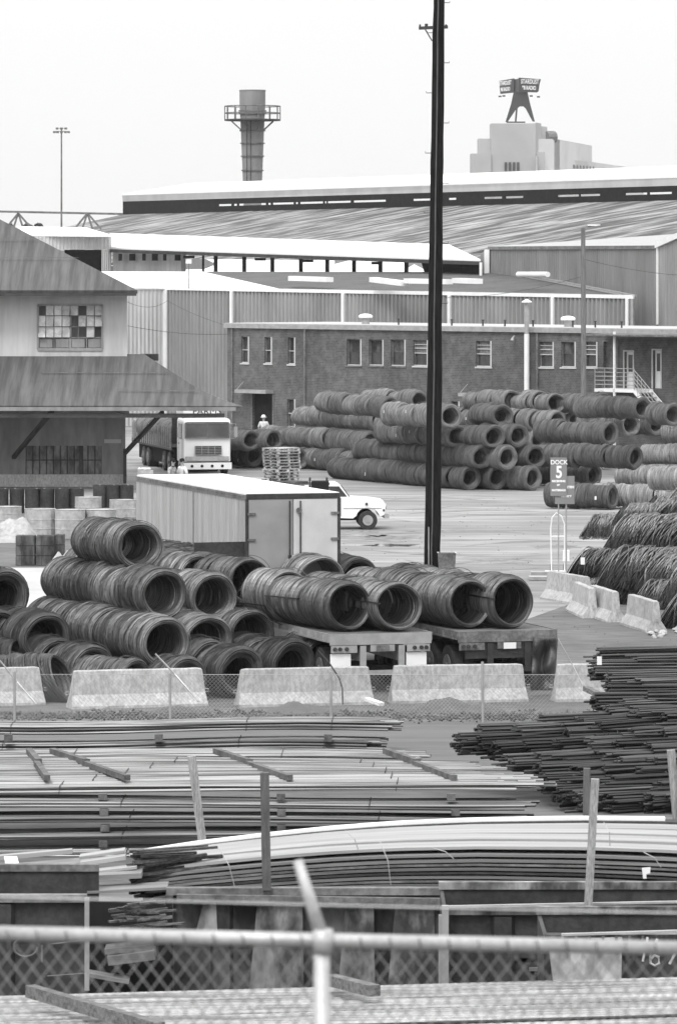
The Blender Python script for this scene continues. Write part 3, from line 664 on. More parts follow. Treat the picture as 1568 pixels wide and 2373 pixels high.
for k, h in enumerate(holes[:len(wins)]):
    a, b, c, d = h; m = MB(); fw = .07
    pbox(m, BK, b-fw*1.3, b, c, d, -.16, .0); pbox(m, BK, a, b, c, c+fw*.7, -.15, -.05)
    zm = c+(d-c)*.48; pbox(m, BK, a, b, zm, zm+.04, -.14, -.08) if k not in (3,4,5,9) else None
    if k in (6,7,8,10): pbox(m, BK, a, b, zm+.25, zm+.29, -.14, -.09); pbox(m, BK, a, b, zm+.45, zm+.48, -.14, -.09)
    w_ = m.build('window', winframe, bk, world=True)
    m = MB(); pbox(m, BK, a, b, c, d, -.19, -.17); m.build('pane', glass, w_, world=True)
    m = MB(); pbox(m, BK, a-.05, b+.05, c-.08, c-.005, -.02, .05); m.build('sill', steel_md if k in (3,4,5) else winframe, w_, world=True)
    m = MB()
    pbox(m, BK, a+fw, b-fw, zm+.05, d-fw, -.165, -.155); m.build('blind', steel_md if k in (6,7,8,10) else rust, w_, world=True)
    m = MB(); pbox(m, BK, a, a+fw*.7, c, d, -.16, -.1); pbox(m, BK, a, b, d-fw*.6, d, -.15, -.1); m.build('frame', steel_md, w_, world=True)
for k, h in enumerate(holes[len(wins):]):
    a, b, c, d = h; m = MB(); pbox(m, BK, a, b, c, d, -.19, -.15); dr = m.build('door', (steel_md, whitep, whitep, dark_in)[k], bk, world=True)
    m = MB(); pbox(m, BK, a-.07, a, c, d+.07, .003, .04); pbox(m, BK, b, b+.07, c, d+.07, .003, .04); pbox(m, BK, a, b, d, d+.07, .003, .04); m.build('door_frame', (steel_md,winframe,winframe,steel_md)[k], dr, world=True)
    if k in (1,2): m = MB(); pbox(m, BK, a+.12, b-.12, c+(d-c)*.45, d-.15, -.149, -.14); m.build('door_glass', glass, dr, world=True)
for (x0,x1,y0,y1) in ((563,635,903,911),(1080,1165,911,919)):
    a, b, c, d = BK.rect((x0,x1,y0,y1)); m = MB(); pbox(m, BK, a, b, c, d, .003, .6)
    m.beam(BK.pt(a+.1,c+.6,.02), BK.pt(a+.1,d,.55), .03); m.build('awning', galv, bk, world=True)
m = MB()
for px in (708,540,1232+14): tt = BK.t(px); pbox(m, BK, tt-.05, tt+.05, .1, ZT-.22, .004, .1)
m.build('downpipe', steel_md, bk, world=True)
for px, pz in ((1195,785),(1020,790)):
    m = MB(); q = BK.pt(BK.t(px), BK.z(px,pz), .12); m.tube([q+Vector((0,0,.15)), q+BK.n*.1+Vector((0,0,.05)), q+BK.n*.15-Vector((0,0,.1))], .07, 8, radii=[.03,.06,.11]); m.build('wall_lamp', galv, bk, world=True)
# roof furniture (things on the roof)
for k, (px, lb) in enumerate(((782,'white mushroom roof vent left of the black pole'),(1250,'white mushroom roof vent beside the tall flue pipe'),(1529,'white mushroom roof vent under the tall downpipe at right'))):
    q = BK.pt(BK.t(px), ZT+.05, -2.0); t = thing('roof_vent', lb, 'vent', q, 0, 'mushroom vents on the brick building roof')
    MB().lathe([(.2,0),(.2,.35)],12).build('neck', galv, t); MB().lathe([(.36,.33),(.38,.42),(.3,.5),(.1,.55)],16).build('cap', whitep, t)
q = BK.pt(BK.t(1231), 0, .35); t = thing('flue_pipe', 'tall pale flue pipe with conical cap against the brick wall', 'pipe', q)
zz = BK.z(1231,700); MB().tube([(0,0,0),(0,0,ZT-.3)],.13,12).build('lower_pipe', whitep, t); MB().tube([(0,0,ZT-.3),(0,0,zz)],.12,12).build('upper_pipe', galv, t); MB().lathe([(.26,zz-.02),(.26,zz+.02),(.02,zz+.16)],14).build('cap', whitep, t)
random.seed(9)
for k, px in enumerate((897,1020,1092,1143,1208,1300,1352,1413,1565)):
    q = BK.pt(BK.t(px), ZT+.05, -.8); m = MB(); m.tube([(0,0,0),(0,0,.28)], .045, 8); m.tube([(0,0,.28),(0,0,.33)], .07, 8); o = m.build('vent_pipe', steel_dk); o.location = q; tag(o, 'short dark vent pipe standing on the brick building roof edge', 'pipe', 'short vent pipes on the brick roof')
# stair and landing
a, b, zl, _ = BK.rect((1422,1513,800,898)); q = BK.pt(a, 0, 0); t = thing('outdoor_stair', 'white steel landing and stair on the brick wall at right', 'stair', q)
zl = BK.z(1467,900)
m = MB(); pbox(m, BK, a, b, zl-.16, zl, .02, 1.4); m.build('landing', whitep, t, world=True)
m = MB(); pbox(m, BK, BK.t(1467)-.05, BK.t(1467)+.05, 0, BK.z(1467,768), 1.3, 1.4); m.build('post', whitep, t, world=True)
m = MB()
for i in range(5): z = zl+.2+i*.2; m.tube([BK.pt(a,z,1.36), BK.pt(b,z,1.36)], .018, 5); m.tube([BK.pt(a,z,.05), BK.pt(a,z,1.36)], .018, 5)
for i in range(5): tt = a+(b-a)*i/4; m.tube([BK.pt(tt,zl,1.36), BK.pt(tt,zl+1.02,1.36)], .022, 5)
m.build('railing', galv, t, world=True)
m = MB(); e = BK.pt(b, zl, 0); f_ = BK.u
for dd in (.25,1.35):
    m.beam(BK.pt(b,zl-.08,dd), BK.pt(b+3.0,zl-.08-2.5,dd), .06, .2)
m.build('stringer', whitep, t, world=True)
m = MB()
for i in range(12): pbox(m, BK, b+i*.25, b+i*.25+.27, zl-.2-i*.208, zl-.16-i*.208, .28, 1.32)
m.build('tread', galv, t, world=True)
m = MB()
for i in range(13): tt = b+i*.25; z = zl-i*.208; m.tube([BK.pt(tt,z-.1,1.38), BK.pt(tt,z+.95,1.38)], .014, 4)
for k in range(5): m.tube([BK.pt(b,zl+.15+k*.2,1.38), BK.pt(b+3,zl-2.5+.15+k*.2,1.38)], .016, 5)
m.build('stair_railing', galv, t, world=True)
m = MB(); pbox(m, BK, BK.t(1405), BK.t(1640), ZT-.32, ZT-.23, .15, 1.7); m.build('canopy', steel_md, t, world=True)

# ------------------------------------------------------------ corrugated building behind
CB = Plane(385, 290, (.676,-.738)); cb = thing('corrugated_building', 'long grey corrugated building with dark roof behind the brick one', 'building', CB.o)
t1 = CB.t(1470); ZE = 8.2; zl_ = CB.z(385,668); zr_ = CB.z(1470,688)
m = MB(); a = CB.pt(0,0); b = CB.pt(t1,0); corr_wall(m, (a.x,a.y), (b.x,b.y), 0, zl_-.0, 120, zbt=zr_, outward=CB.n[:2], depth=.13); m.build('front_wall', corr_g, cb, world=True)
c2 = CB.o+Vector((-.738,-.676,0))*7; m = MB(); corr_wall(m, (c2.x,c2.y), (CB.o.x,CB.o.y), 0, zl_, 22, outward=(.676,-.738), depth=.05); m.build('left_wall', corr_l, cb, world=True)  # this wall's brighter light is put into a paler sheet colour
rl = MB(); rl.beam(Vector((a.x,a.y,zl_))+CB.n*.1, Vector((b.x,b.y,zr_))+CB.n*.1, .14, .2); rl.beam(Vector((c2.x,c2.y,zl_)), Vector((a.x,a.y,zl_)), .2, .12); rl.build('gutter', whitep, cb, world=True)
for px in (389,542,800,1046,1285,1458,1470):
    m = MB(); tt = CB.t(px); w_ = .1 if px != 389 else .14; pbox(m, CB, tt-w_, tt+w_, 0, zl_+(zr_-zl_)*tt/t1-.1, .135, .26); m.build('downpipe', whitep if px < 1460 else galv, cb, world=True)
def cbr(t, d): return CB.o+CB.u*t-CB.n*d+Vector((0,0, zl_+(zr_-zl_)*t/t1*(1-d/15) + d*.066))
te = CB.t(665)
m = MB(); m.prism([cbr(-13.9,15),cbr(14.2,15),cbr(t1,0),cbr(te,0)], (0,0,-.1)); m.build('roof', roofdk, cb, world=True)
m = MB(); m.prism([cbr(-30,15),cbr(-13.9,15),cbr(te,0),cbr(0,0),cbr(0,0)+Vector((-.738,-.676,0))*7,cbr(-26,0)], (0,0,-.1)); o = m.build('roof', roofwhite, cb, world=True); tag(o, 'white roof portion')
m = MB(); m.beam(cbr(14.2,15)+Vector((0,0,.06)), cbr(t1,0)+Vector((0,0,.06)), .2, .1); m.beam(cbr(13.5,15)+Vector((0,0,.03)), cbr(t1-1,0)+Vector((0,0,.1)), .08, .05); m.build('hip_cap', galv, cb, world=True)
gk = 'long white skylight boxes on the dark roof'
def cbhit(px, py):                               # photo point on the roof plane, by bisection in distance
    k = (px-CX)/F; lo, hi = 225., 330.
    def g(Y):
        q = Vector((k*Y, Y, 0))-CB.o; t = q.dot(CB.u); d = -q.dot(CB.n); return CAMZ-(py-H)*Y/F-(zl_+(zr_-zl_)*t/t1*(1-d/15)+d*.066)
    for _ in range(50):
        mid = (lo+hi)/2
        if g(lo)*g(mid) <= 0: hi = mid
        else: lo = mid
    return Vector((k*lo, lo, CAMZ-(py-H)*lo/F))
for x0,y0,x1,y1,lb in ((676,645,764,648,'first long white skylight box from the left on dark roof'),(864,648,938,657,'second white skylight box, tilted, left of the black pole'),(943,651,1040,653,'white skylight box meeting the black pole'),(1056,650,1108,652,'white skylight box just right of the black pole')):
    a = P(x0,y0,285-(x0-676)*.05); b = P(x1,y1,281-(x0-676)*.05); o = MB(); o.beam(a, b, .5, .28); tag(o.build('skylight_box', whitep), lb, 'skylight', gk)
m = MB(); a = P(1200,636,272); b = P(1268,636,268); m.tube([a,b], .16, 10); tag(m.build('vent_cylinder', whitep), 'white horizontal vent cylinder lying on the dark roof at right', 'vent')
m = MB(); t = thing('roof_lamp', 'small floodlight on a thin mast at the white roof edge', 'lamp', P(438,668,287)); m.tube([(0,0,0),(0,0,1.55)],.03,5); m.build('mast', steel_md, t); MB().cbox((-.02,0,1.62),(.34,.3,.26)).build('lamp_head', whitep, t)

# ------------------------------------------------------------ raised white-roofed ventilator hall
vh = thing('open_sided_hall', 'raised white roofed hall with open sides on dark posts', 'building', (XY(700,310),310,0))
pL = [P(255,545,338), P(1040,572,302), P(1113,607,288), P(258,578,328)]
m = MB(); m.prism(pL, (0,0,.15)); m.build('roof', roofwhite, vh, world=True)
m = MB(); m.beam(P(258,581,327.5), P(1113,610,287.5), .25, .22); m.build('eave_beam', steel_dk, vh, world=True)
for px in (471,500,566,631,697,758,820,881,941,1002):
    u = (px-258)/(1113-258); Y = 327-(39.5*u); y0 = 582+28*u; m = MB(); m.beam(P(px,y0,Y), P(px,y0+58,Y), .27 if px != 471 else .15, .2); m.build('post', dark_in, vh, world=True)
m = MB()
for px in (425,590,700,860): u = (px-258)/855; m.beam(P(px,590+28*u,326-40*u), P(px+26,590+28*u,326-40*u), .15, .18)
m.build('hanging_bracket', dark_in, vh, world=True)
m = MB(); m.prism([P(262,585,328),P(420,590,320),P(420,634,320),P(262,634,328)], (.3,.6,0)); m.build('end_wall', corr_g, vh, world=True)
m = MB()
for i, px in enumerate((275,300,330,352,378,405)): m.prism([P(px,588,320+(420-px)*.05-1.2),P(px+(14 if i%2 else 8),588,320+(420-px)*.05-1.2),P(px+(14 if i%2 else 8),604,319+(420-px)*.05),P(px,604,319+(420-px)*.05)], (0,.1,0))
m.build('louvre', dark_in, vh, world=True)
m = MB(); m.prism([P(1040,575,301),P(1113,609,287.6),P(1113,612,287.6),P(975,608,296)], (0,.3,0)); m.prism([P(975,606,297),P(1110,612,288.5),P(1110,640,288.5),P(985,640,297)], (.2,1.2,0)); m.build('gable', dark_in, vh, world=True)
m = MB(); m.beam(P(1113,608,287.3), P(1113,648,287.3), .16, .12); m.build('corner_post', whitep, vh, world=True)
lb_ = thing('white_annex', 'white ribbed annex with white roof left of the open hall', 'building', (XY(150,330),330,0))
m = MB(); a = P(60,549,326); b = P(258,552,328); corr_wall(m, (a.x,a.y), (b.x,b.y), CAMZ-(578-H)*327/F, CAMZ-(549-H)*327/F, 24, outward=(0,-1)); m.build('wall', corr_l, lb_, world=True)
m = MB(); m.prism([P(40,528,345),P(200,531,345),P(262,549,326.4),P(60,547,326.4)], (0,0,.12)); m.build('roof', roofwhite, lb_, world=True)
m = MB(); m.prism([P(150,579,333),P(240,579,333),P(240,634,333),P(150,634,333)], (0,.3,0)); m.build('dark_bay', dark_in, lb_, world=True)
m = MB(); a = P(236,579,327); b = P(258,579,327.6); corr_wall(m, (a.x,a.y), (b.x,b.y), 8.8, CAMZ-(579-H)*327/F, 5, outward=(0,-1)); m.build('wall', corr_l, lb_, world=True)
# pale roofs seen through the hall
for k, (c, lb, mt) in enumerate((([P(410,600,380),P(1010,606,350),P(1010,640,330),P(410,636,350)],'bright low roof seen through the open hall',roofwhite),)):
    m = MB(); m.prism(c, (0,0,-.2)); tag(m.build('low_roof_building', mt), lb, 'building')
for pts_, lb in (([P(425,600,345),P(475,600,345),P(500,612,345),P(470,624,345),P(425,624,345)],'grey gable end seen left through the open hall'),([P(940,600,330),P(985,598,330),P(985,625,330),P(960,612,330),P(938,625,330)],'grey gable end seen right through the open hall'),([P(775,596,335),P(830,598,335),P(775,612,335)],'small grey gable tip seen mid way through the open hall')):
    m = MB(); m.prism(pts_, (0,3,0)); tag(m.build('gable_roof_building', corr_g), lb, 'building')

# ------------------------------------------------------------ tall corrugated building at right
TC = thing('tall_corrugated_building', 'tall grey corrugated building with white corner downpipe at right', 'building', (XY(1300,275),275,0))
a = P(1133,575,290); b = P(1520,573,262); m = MB(); corr_wall(m, (a.x,a.y), (b.x,b.y), 0, a.z, 90, zbt=b.z, outward=(-.6,-.8), depth=.12); m.build('front_wall', corr_r, TC, world=True)
c = P(1640,520,250); m = MB(); corr_wall(m, (b.x,b.y), (c.x,c.y), 0, b.z+.05, 30, zbt=c.z, outward=(-.6,-.8)); m.build('side_wall', corr_g, TC, world=True)
m = MB(); m.beam(a+Vector((0,-.1,0)), b+Vector((0,-.1,0)), .2, .2); m.build('eave_trim', steel_md, TC, world=True)
m = MB(); m.beam(b+Vector((0,-.15,.1)), c+Vector((0,-.15,.1)), .25, .3); m.build('rake_trim', whitep, TC, world=True)
m = MB(); m.beam(P(1524,573,261.5), P(1524,752,261.5), .24, .2); m.build('downpipe', whitep, TC, world=True)
m = MB(); m.beam(P(1127,578,289.5), P(1127,640,289.5), .3, .3); m.build('downpipe', whitep, TC, world=True)
m = MB(); m.prism([P(1113,588,291),P(1133,576,290.5),P(1133,640,290.5),P(1113,640,291)], (0,.5,0)); m.build('gable_end', corr_r, TC, world=True)
m = MB(); m.prism([P(1085,584,330),P(1135,571,300),P(1525,571,263),P(1600,540,300)], (0,0,-.1)); m.build('roof', galv, TC, world=True)

# ------------------------------------------------------------ big shed
bs = thing('long_mill_shed', 'very long mill shed with streaked roof and dark clerestory band', 'building', (XY(285,520),520,0))
def L3(a, b, u): return a.lerp(b, u)
fa0, fb0 = P(283,450,520), P(1640,405.5,396); fa1, fb1 = P(285,467,520), P(1640,428,396)
da1, db1 = P(285,497,520), P(1640,462,396)
fb0 = fa0.lerp(fb0,1.5); fb1 = fa1.lerp(fb1,1.5); db1 = da1.lerp(db1,1.5)
back = Vector((.916,.397,0))
m = MB(); m.prism([fa0,fb0,fb1,fa1], back*.3); m.build('fascia', fascia, bs, world=True)
rdg = [fa0, fb0, fb0+back*8+Vector((0,0,1.15)), fa0+back*8+Vector((0,0,1.25))]
m = MB(); m.prism(rdg, (0,0,-.15)); m.build('monitor_roof', roofwhite, bs, world=True)
m = MB()                                         # clerestory with open slots
def cl(u, v): return L3(L3(fa1,da1,v), L3(fb1,db1,v), u)
def ux(px):                                      # photo x to parameter along the band
    lo, hi = 0, 1
    for _ in range(40):
        md = (lo+hi)/2; q = cl(md,.5); x = CX+F*q.x/q.y
        if x < px: lo = md
        else: hi = md
    return lo
slots = [(508,536),(543,549),(555,616),(622,627),(633,680),(686,690),(696,748),(753,756),(760,812),(820,893),(958,998),(1040,1056),(1122,1162),(1172,1211),(1292,1340),(1345,1389),(1449,1498),(1505,1555)]
us = [0]
for s_ in slots: us += [ux(s_[0]), ux(s_[1])]
us.append(1)
m.add([cl(0,0),cl(1,0),cl(1,.42),cl(0,.42)], [(0,1,2,3)]); m.add([cl(0,.56),cl(1,.56),cl(1,1),cl(0,1)], [(0,1,2,3)])
for i in range(0, len(us), 2): m.add([cl(us[i],.42),cl(us[i+1],.42),cl(us[i+1],.56),cl(us[i],.56)], [(0,1,2,3)])
m.build('clerestory', dark_in, bs, world=True)
sl_ = Vector((-.916,-.397,-.205)); m = MB(); e0, e1 = da1+sl_*26, db1+sl_*26; m.prism([da1,db1,e1,e0], (0,0,-.2)); m.build('roof', shed_roof, bs, world=True)
m = MB(); q0 = Vector((e0.x,e0.y,0)); corr_wall(m, (e0.x+.5,e0.y+.2), (e1.x+.5,e1.y+.2), 0, e0.z-.3, 60, outward=(-.9,-.4)); m.build('wall', corr_r, bs, world=True)
m = MB(); g0 = fa0+back*.0; m.prism([da1, fa0, fa0+back*8+Vector((0,0,1.25)), fa0+back*8-Vector((0,0,0)), da1+back*8], (.05,.1,0)) if False else None
m2 = MB()
for i in range(7): u = .82-.02*i; q = L3(da1,db1,.55+.06*i)+sl_*(9+1.0*i); m2.box((q.x-.5,q.y-.4,q.z),(q.x+.5,q.y+.4,q.z+.12)) if i in (2,5) else None
m2.build('roof_patch', whitep, bs, world=True)
# conveyor bridge at left
t = thing('conveyor_bridge', 'thin steel conveyor bridge on A frames crossing the left sky', 'bridge', (XY(100,500),500,0))
m = MB(); m.beam(P(-60,489,500), P(285,496,500), .25, .22); m.build('beam', steel_md, t, world=True)
for px in (45,205):
    m = MB()
    for dx in (-32,-14,10,30): m.beam(P(px-2,494,500), P(px+dx,531,500), .22 if abs(dx) > 20 else .12, .2)
    m.build('a_frame', steel_md, t, world=True)
# floodlight mast
t = thing('floodlight_mast', 'tall thin floodlight mast against the sky at left', 'mast', (XY(143,600),600,0))
zt = CAMZ-(297-H)*600/F; m = MB(); m.tube([(0,0,0),(0,0,zt)], .12, 6, radii=[.16,.09]); m.build('mast', steel_md, t)
m = MB(); m.beam((-.9,0,zt-.4),(.9,0,zt-.4),.08); m.beam((-.6,0,zt),(.6,0,zt),.06); m.build('crossbar', steel_md, t)
for x, z in ((-.9,zt-.5),(-.5,zt-.5),(.5,zt-.5),(.9,zt-.5),(-.55,zt-.05),(0,zt-.05),(.55,zt-.05),(0,zt-.5)): MB().cbox((x,0,z),(.34,.3,.26)).build('floodlight', steel_md, t)
# smokestack
Ys = 550.; t = thing('smokestack', 'grey smokestack narrowing downward with a railed ring platform', 'chimney', (XY(585,Ys),Ys,0))
zf = lambda py: CAMZ-(py-H)*Ys/F
kx = Ys/F; m = MB(); m.lathe([(16*kx,0),(21*kx,zf(440)),(22.5*kx,zf(415)),(27*kx,zf(300)),(30*kx,zf(240)),(30*kx,zf(212)),(30.8*kx,zf(211)),(30.8*kx,zf(208.5)),(27*kx,zf(208.5)),(27*kx,zf(225))], 28, caps=False); m.build('shell', M('stack_steel', .2, .7, .2, .5, (1,1,.3), fine=.15), t)
m = MB()
for py, r in ((395,23.6),(362,25),(332,26.5),(303,28),(263,30),(257,30.2)): m.lathe([(r*kx-.1,zf(py)-.06),(r*kx+.12,zf(py)-.06),(r*kx+.12,zf(py)+.06),(r*kx-.1,zf(py)+.06)], 28, caps=False)
m.build('stiffening_band', steel_md, t)
m = MB(); m.lathe([(29*kx,zf(281)),(65*kx,zf(280)),(65*kx,zf(276.5)),(29*kx,zf(276.5)),(29*kx,zf(281))], 28, caps=False)
m.build('platform', steel_dk, t)
m = MB()
for k in range(14):
    A = 2*PI*k/14; x, y = 64*kx*cos(A), 64*kx*sin(A); m.tube([(x,y,zf(277)),(x,y,zf(246))], .06, 4)
for py in (246,262): m.tube([(64*kx*cos(2*PI*k/28), 64*kx*sin(2*PI*k/28), zf(py)) for k in range(29)], .06, 4, False)
m.build('railing', steel_md, t)
for k in range(8):
    A = 2*PI*k/8+PI/8; m = MB(); m.tube([(52*kx*cos(A),52*kx*sin(A),zf(281)),(27.5*kx*cos(A),27.5*kx*sin(A),zf(302))], .07, 4); m.build('bracket', steel_md, t)
m = MB()
for s_ in (-1,1): m.tube([(s_*.22-.4,-22.5*kx-.35,zf(430)),(s_*.22-.4,-31*kx-.1,zf(280))], .05, 4)
m.build('ladder', steel_dk, t)

# ------------------------------------------------------------ hotel-like block with rooftop sign
YS = 1400.; ks = YS/F
def sb(mb, x0, x1, y0, y1, yn, yf): a = XY(x0,YS); b = XY(x1,YS); mb.box((a, YS+yn, CAMZ-(y1-H)*ks), (b, YS+yf, CAMZ-(y0-H)*ks))
sg = thing('stepped_tower_building', 'hazy stepped stone tower block carrying the rooftop sign', 'building', (XY(1190,YS),YS,0))
m = MB(); sb(m,1137,1240,286,640,0,14); m.build('tower', stone, sg, world=True)
m = MB(); sb(m,1108,1137,321,640,1,13); sb(m,1091,1137,356,640,-1,13.5); sb(m,1240,1262,352,640,1,10); m.build('wing', stone, sg, world=True)
m = MB(); a = P(1240,284,YS+1); m.prism([P(1240,284,YS),P(1253,286,YS+8),P(1253,640,YS+8),P(1240,640,YS)], (0,3,0)); m.prism([P(1250,292,YS+8),P(1267,294,YS+9),P(1267,330,YS+9),P(1250,330,YS+8)], (0,6,0))
m.build('lift_house', stone, sg, world=True)
m = MB(); m.tube([P(1262,318,YS+9),P(1282,318,YS+11)], 1.9, 12); m.build('tank', steel_md, sg, world=True)
m = MB(); m.prism([P(1240,322,YS+3),P(1283,322,YS+9),P(1283,640,YS+9),P(1240,640,YS+3)], (2,8,0)); m.prism([P(1283,322,YS+9),P(1359,336,YS+70),P(1359,640,YS+70),P(1283,640,YS+9)], (2,8,0)); m.prism([P(1240,360,YS-2),P(1360,374,YS+60),P(1480,392,YS+160),P(1480,640,YS+160),P(1240,640,YS-2)], (2,8,0)); m.build('rear_block', M('rear_stone',.6,.9,.1,.05), sg, world=True)
for i in range(4): m = MB(); sb(m,1168+i*9.5,1174+i*9.5,376,396,-.35,-.1); m.build('window', steel_dk, sg, world=True)
for i in range(7): m = MB(); x = 1312+i*6.6; Yk = YS+9+61*(x-1283)/76-1.5; m.prism([P(x,341+i,Yk),P(x+2.6,341.5+i,Yk+1.5),P(x+2.6,358+i,Yk+1.5),P(x,357+i,Yk)], (0,.6,0)); m.build('window', steel_md, sg, world=True)
for i in range(12): m = MB(); x = 1290+i*7.5; Yk = YS-2+62*(x-1240)/120-2; m.prism([P(x,378+i*.7,Yk),P(x+3,378.4+i*.7,Yk+1.5),P(x+3,388+i*.4,Yk+1.5),P(x,388+i*.4,Yk)], (0,.6,0)); m.build('window', steel_md, sg, world=True)
sn = thing('rooftop_sign', 'dark two sided radio sign on splayed legs atop the tower', 'sign', P(1206,284,YS))
m = MB(); z = lambda py: CAMZ-(py-H)*ks
X = lambda px: XY(px,YS)
m.prism([(X(1190),YS+2,z(212)),(X(1222),YS+2,z(212)),(X(1228),YS+2,z(240)),(X(1239),YS+2,z(281)),(X(1234),YS+2,z(281)),(X(1218),YS+2,z(251)),(X(1213),YS+2,z(246)),(X(1204),YS+2,z(246)),(X(1194),YS+2,z(255)),(X(1176),YS+2,z(282)),(X(1171),YS+2,z(282)),(X(1184),YS+2,z(240))], (0,1.2,0)); m.build('leg_frame', sign_dk, sn, world=True); MB().beam((X(1199),YS+8,z(248)),(X(1196),YS+8,z(281)),.5,.5).build('leg', sign_dk, sn, world=True)
m = MB(); m.beam((X(1174),YS+3,z(282.5)),(X(1217),YS+3,z(282.5)),1,.4); m.build('base_beam', sign_dk, sn, world=True)
m = MB(); m.prism([(X(1193),YS+6,z(182)),(X(1202),YS+.5,z(182)),(X(1202),YS+.5,z(213)),(X(1193),YS+6,z(213))], (1,3,0)); m.build('post', sign_dk, sn, world=True)
nR = Vector((0.25,-1,0)).normalized(); 
def board(xa, ya, xb, yb, name):
    A = Vector((xa,ya,0)); Bq = Vector((xb,yb,0)); u = (Bq-A).normalized(); n_ = Vector((u.y,-u.x,0)); n_ = n_ if n_.y < 0 else -n_
    return A, Bq, u, n_
A = Vector((X(1201),YS-.3,0)); Bq = Vector((X(1254),YS+4.5,0)); u = (Bq-A).normalized()
m = MB(); m.prism([A+Vector((0,0,z(180))),Bq+Vector((0,0,z(182))),Bq+Vector((0,0,z(193)))-u*.5,Bq+Vector((0,0,z(210)))-u*.9,Bq+Vector((0,0,z(213)))-u*1.4,A+Vector((0,0,z(213)))], (-.1*1,.9,0)); bR = m.build('sign_board', sign_dk, sn, world=True)
def face_mtx(c, u, org): n_ = Vector((0,0,1)); w_ = u.cross(n_); return Matrix.Translation(c-org) @ Matrix((( u.x,n_.x,w_.x,0),(u.y,n_.y,w_.y,0),(u.z,n_.z,w_.z,0),(0,0,0,1)))
org = ORG[sn.name]; nn = Vector((u.y,-u.x,0)); mid = (A+Bq)/2+nn*.12-u*.1
Lb = (Bq-A).length
text('STARDUST', 1.85, letters, bR, face_mtx(mid+Vector((0,0,z(189))), u, org), bold=.04, sx=.74)
text('98 RADIO', 1.6, letters, bR, face_mtx(mid+Vector((0,0,z(203.5)))-u*.3, u, org), bold=.05, sx=.74)
A = Vector((X(1160),YS+17,0)); Bq = Vector((X(1191),YS+5,0)); u = (Bq-A).normalized()
m = MB(); m.prism([A+Vector((0,0,z(182.5))),Bq+Vector((0,0,z(180))),Bq+Vector((0,0,z(213))),A+Vector((0,0,z(213)))+u*1.0,A+Vector((0,0,z(196)))+u*.4], (.3,.9,0)); bL = m.build('sign_board', sign_dk, sn, world=True)
nn = Vector((u.y,-u.x,0)); nn = nn if nn.y < 0 else -nn; mid = (A+Bq)/2+nn*.35
text('STARDUST', 1.7, letters, bL, face_mtx(mid+Vector((0,0,z(189.5))), u, org), bold=.05, sx=1.25)
text('98 RADIO', 1.55, letters, bL, face_mtx(mid+Vector((0,0,z(204))), u, org), bold=.05, sx=1.2)
for px, py in ((1157,224),(1166,223),(1229,223),(1246,225)): MB().cbox((X(px),YS-2,z(py)),(.9,.5,.45)).build('sign_lamp', steel_dk, sn, world=True)

# far trees
def tree(px0, px1, pyt, Y, seed, lb):
    random.seed(seed); x = XY((px0+px1)/2,Y); wd = (px1-px0)/F*Y/2; zt = CAMZ-(pyt-H)*Y/F
    t = thing('broadleaf_tree', lb, 'tree', (x,Y,0), 0, 'hazy trees beyond the annex')
    m = MB(); m.tube([(0,0,0),(.2,0,zt*.4),(0,0,zt*.8)], .4, 7, radii=[.5,.35,.1])
    for k in range(6): A = k*1.1; m.tube([(0.1,0,zt*.4),(wd*.6*cos(A),wd*.6*sin(A),zt*.75)], .1, 5, radii=[.2,.05])
    m.build('trunk', dark_wood, t)
    m = MB(); cl_ = [(random.uniform(-.7,.7)*wd, random.uniform(-.5,.5)*wd, zt*random.uniform(.5,.9), random.uniform(.25,.45)*wd) for _ in range(16)]
    for _ in range(5200):
        cx_, cy_, cz_, r = random.choice(cl_); d = Vector((random.gauss(0,1),random.gauss(0,1),random.gauss(0,.8))).normalized()*r*random.uniform(.5,1.05); c = Vector((cx_,cy_,cz_))+d
        a = Vector((random.uniform(-1,1),random.uniform(-1,1),random.uniform(-1,1))).normalized()*.4; b = a.cross(Vector((random.uniform(-1,1),random.uniform(-1,1),1))).normalized()*.3
        m.add([c-a,c+b,c+a,c-b], [(0,1,2,3)])
    m.build('crown', leafm, t)
tree(55,108,497,900,1,'hazy round tree behind the annex, left one'); tree(95,165,503,980,2,'hazy low tree behind the annex, right one'); tree(10,60,506,950,3,'hazy tree behind the left A frame')

# ------------------------------------------------------------ left warehouse
lw = thing('hip_roofed_warehouse', 'two storey warehouse with hipped roofs filling the left side', 'building', (XY(100,209),209,0))
WL = Plane(-260, 209, (1,0)); tR = WL.t(295)
uw = WL.rect((88,238,706,808)); 
m = MB(); open_wall(m, WL.o, WL.u, WL.n, 0, tR, 5.0, 8.75, [uw], .25)
q = WL.pt(tR,0); m.add([(q.x,209,5),(q.x-.8,222,5),(q.x-.8,222,8.75),(q.x,209,8.75)], [(0,1,2,3)]); m.build('upper_wall', plaster, lw, world=True)
a, b, c, d = uw
m = MB(); pbox(m, WL, a, b, c, d, -.6, -.5); wnd = m.build('window_recess', siding_dk, lw, world=True)
m = MB(); pbox(m, WL, a-.04, a+.05, c, d, -.15, .03); pbox(m, WL, b-.05, b+.04, c, d, -.15, .03); pbox(m, WL, a, b, c-.1, c+.03, -.15, .05); pbox(m, WL, a, b, d-.05, d+.04, -.15, .03)
for k in range(1,8): tt = a+(b-a)*k/8; pbox(m, WL, tt-.015 if k != 4 else tt-.05, tt+.015 if k != 4 else tt+.05, c, d, -.14, -.1)
for k in (1,2,3): zz = c+(d-c)*k/4; pbox(m, WL, a, b, zz-.02, zz+.02, -.14, -.1)
m.build('window_frame', siding_dk, lw, world=True)
random.seed(12); m = MB()
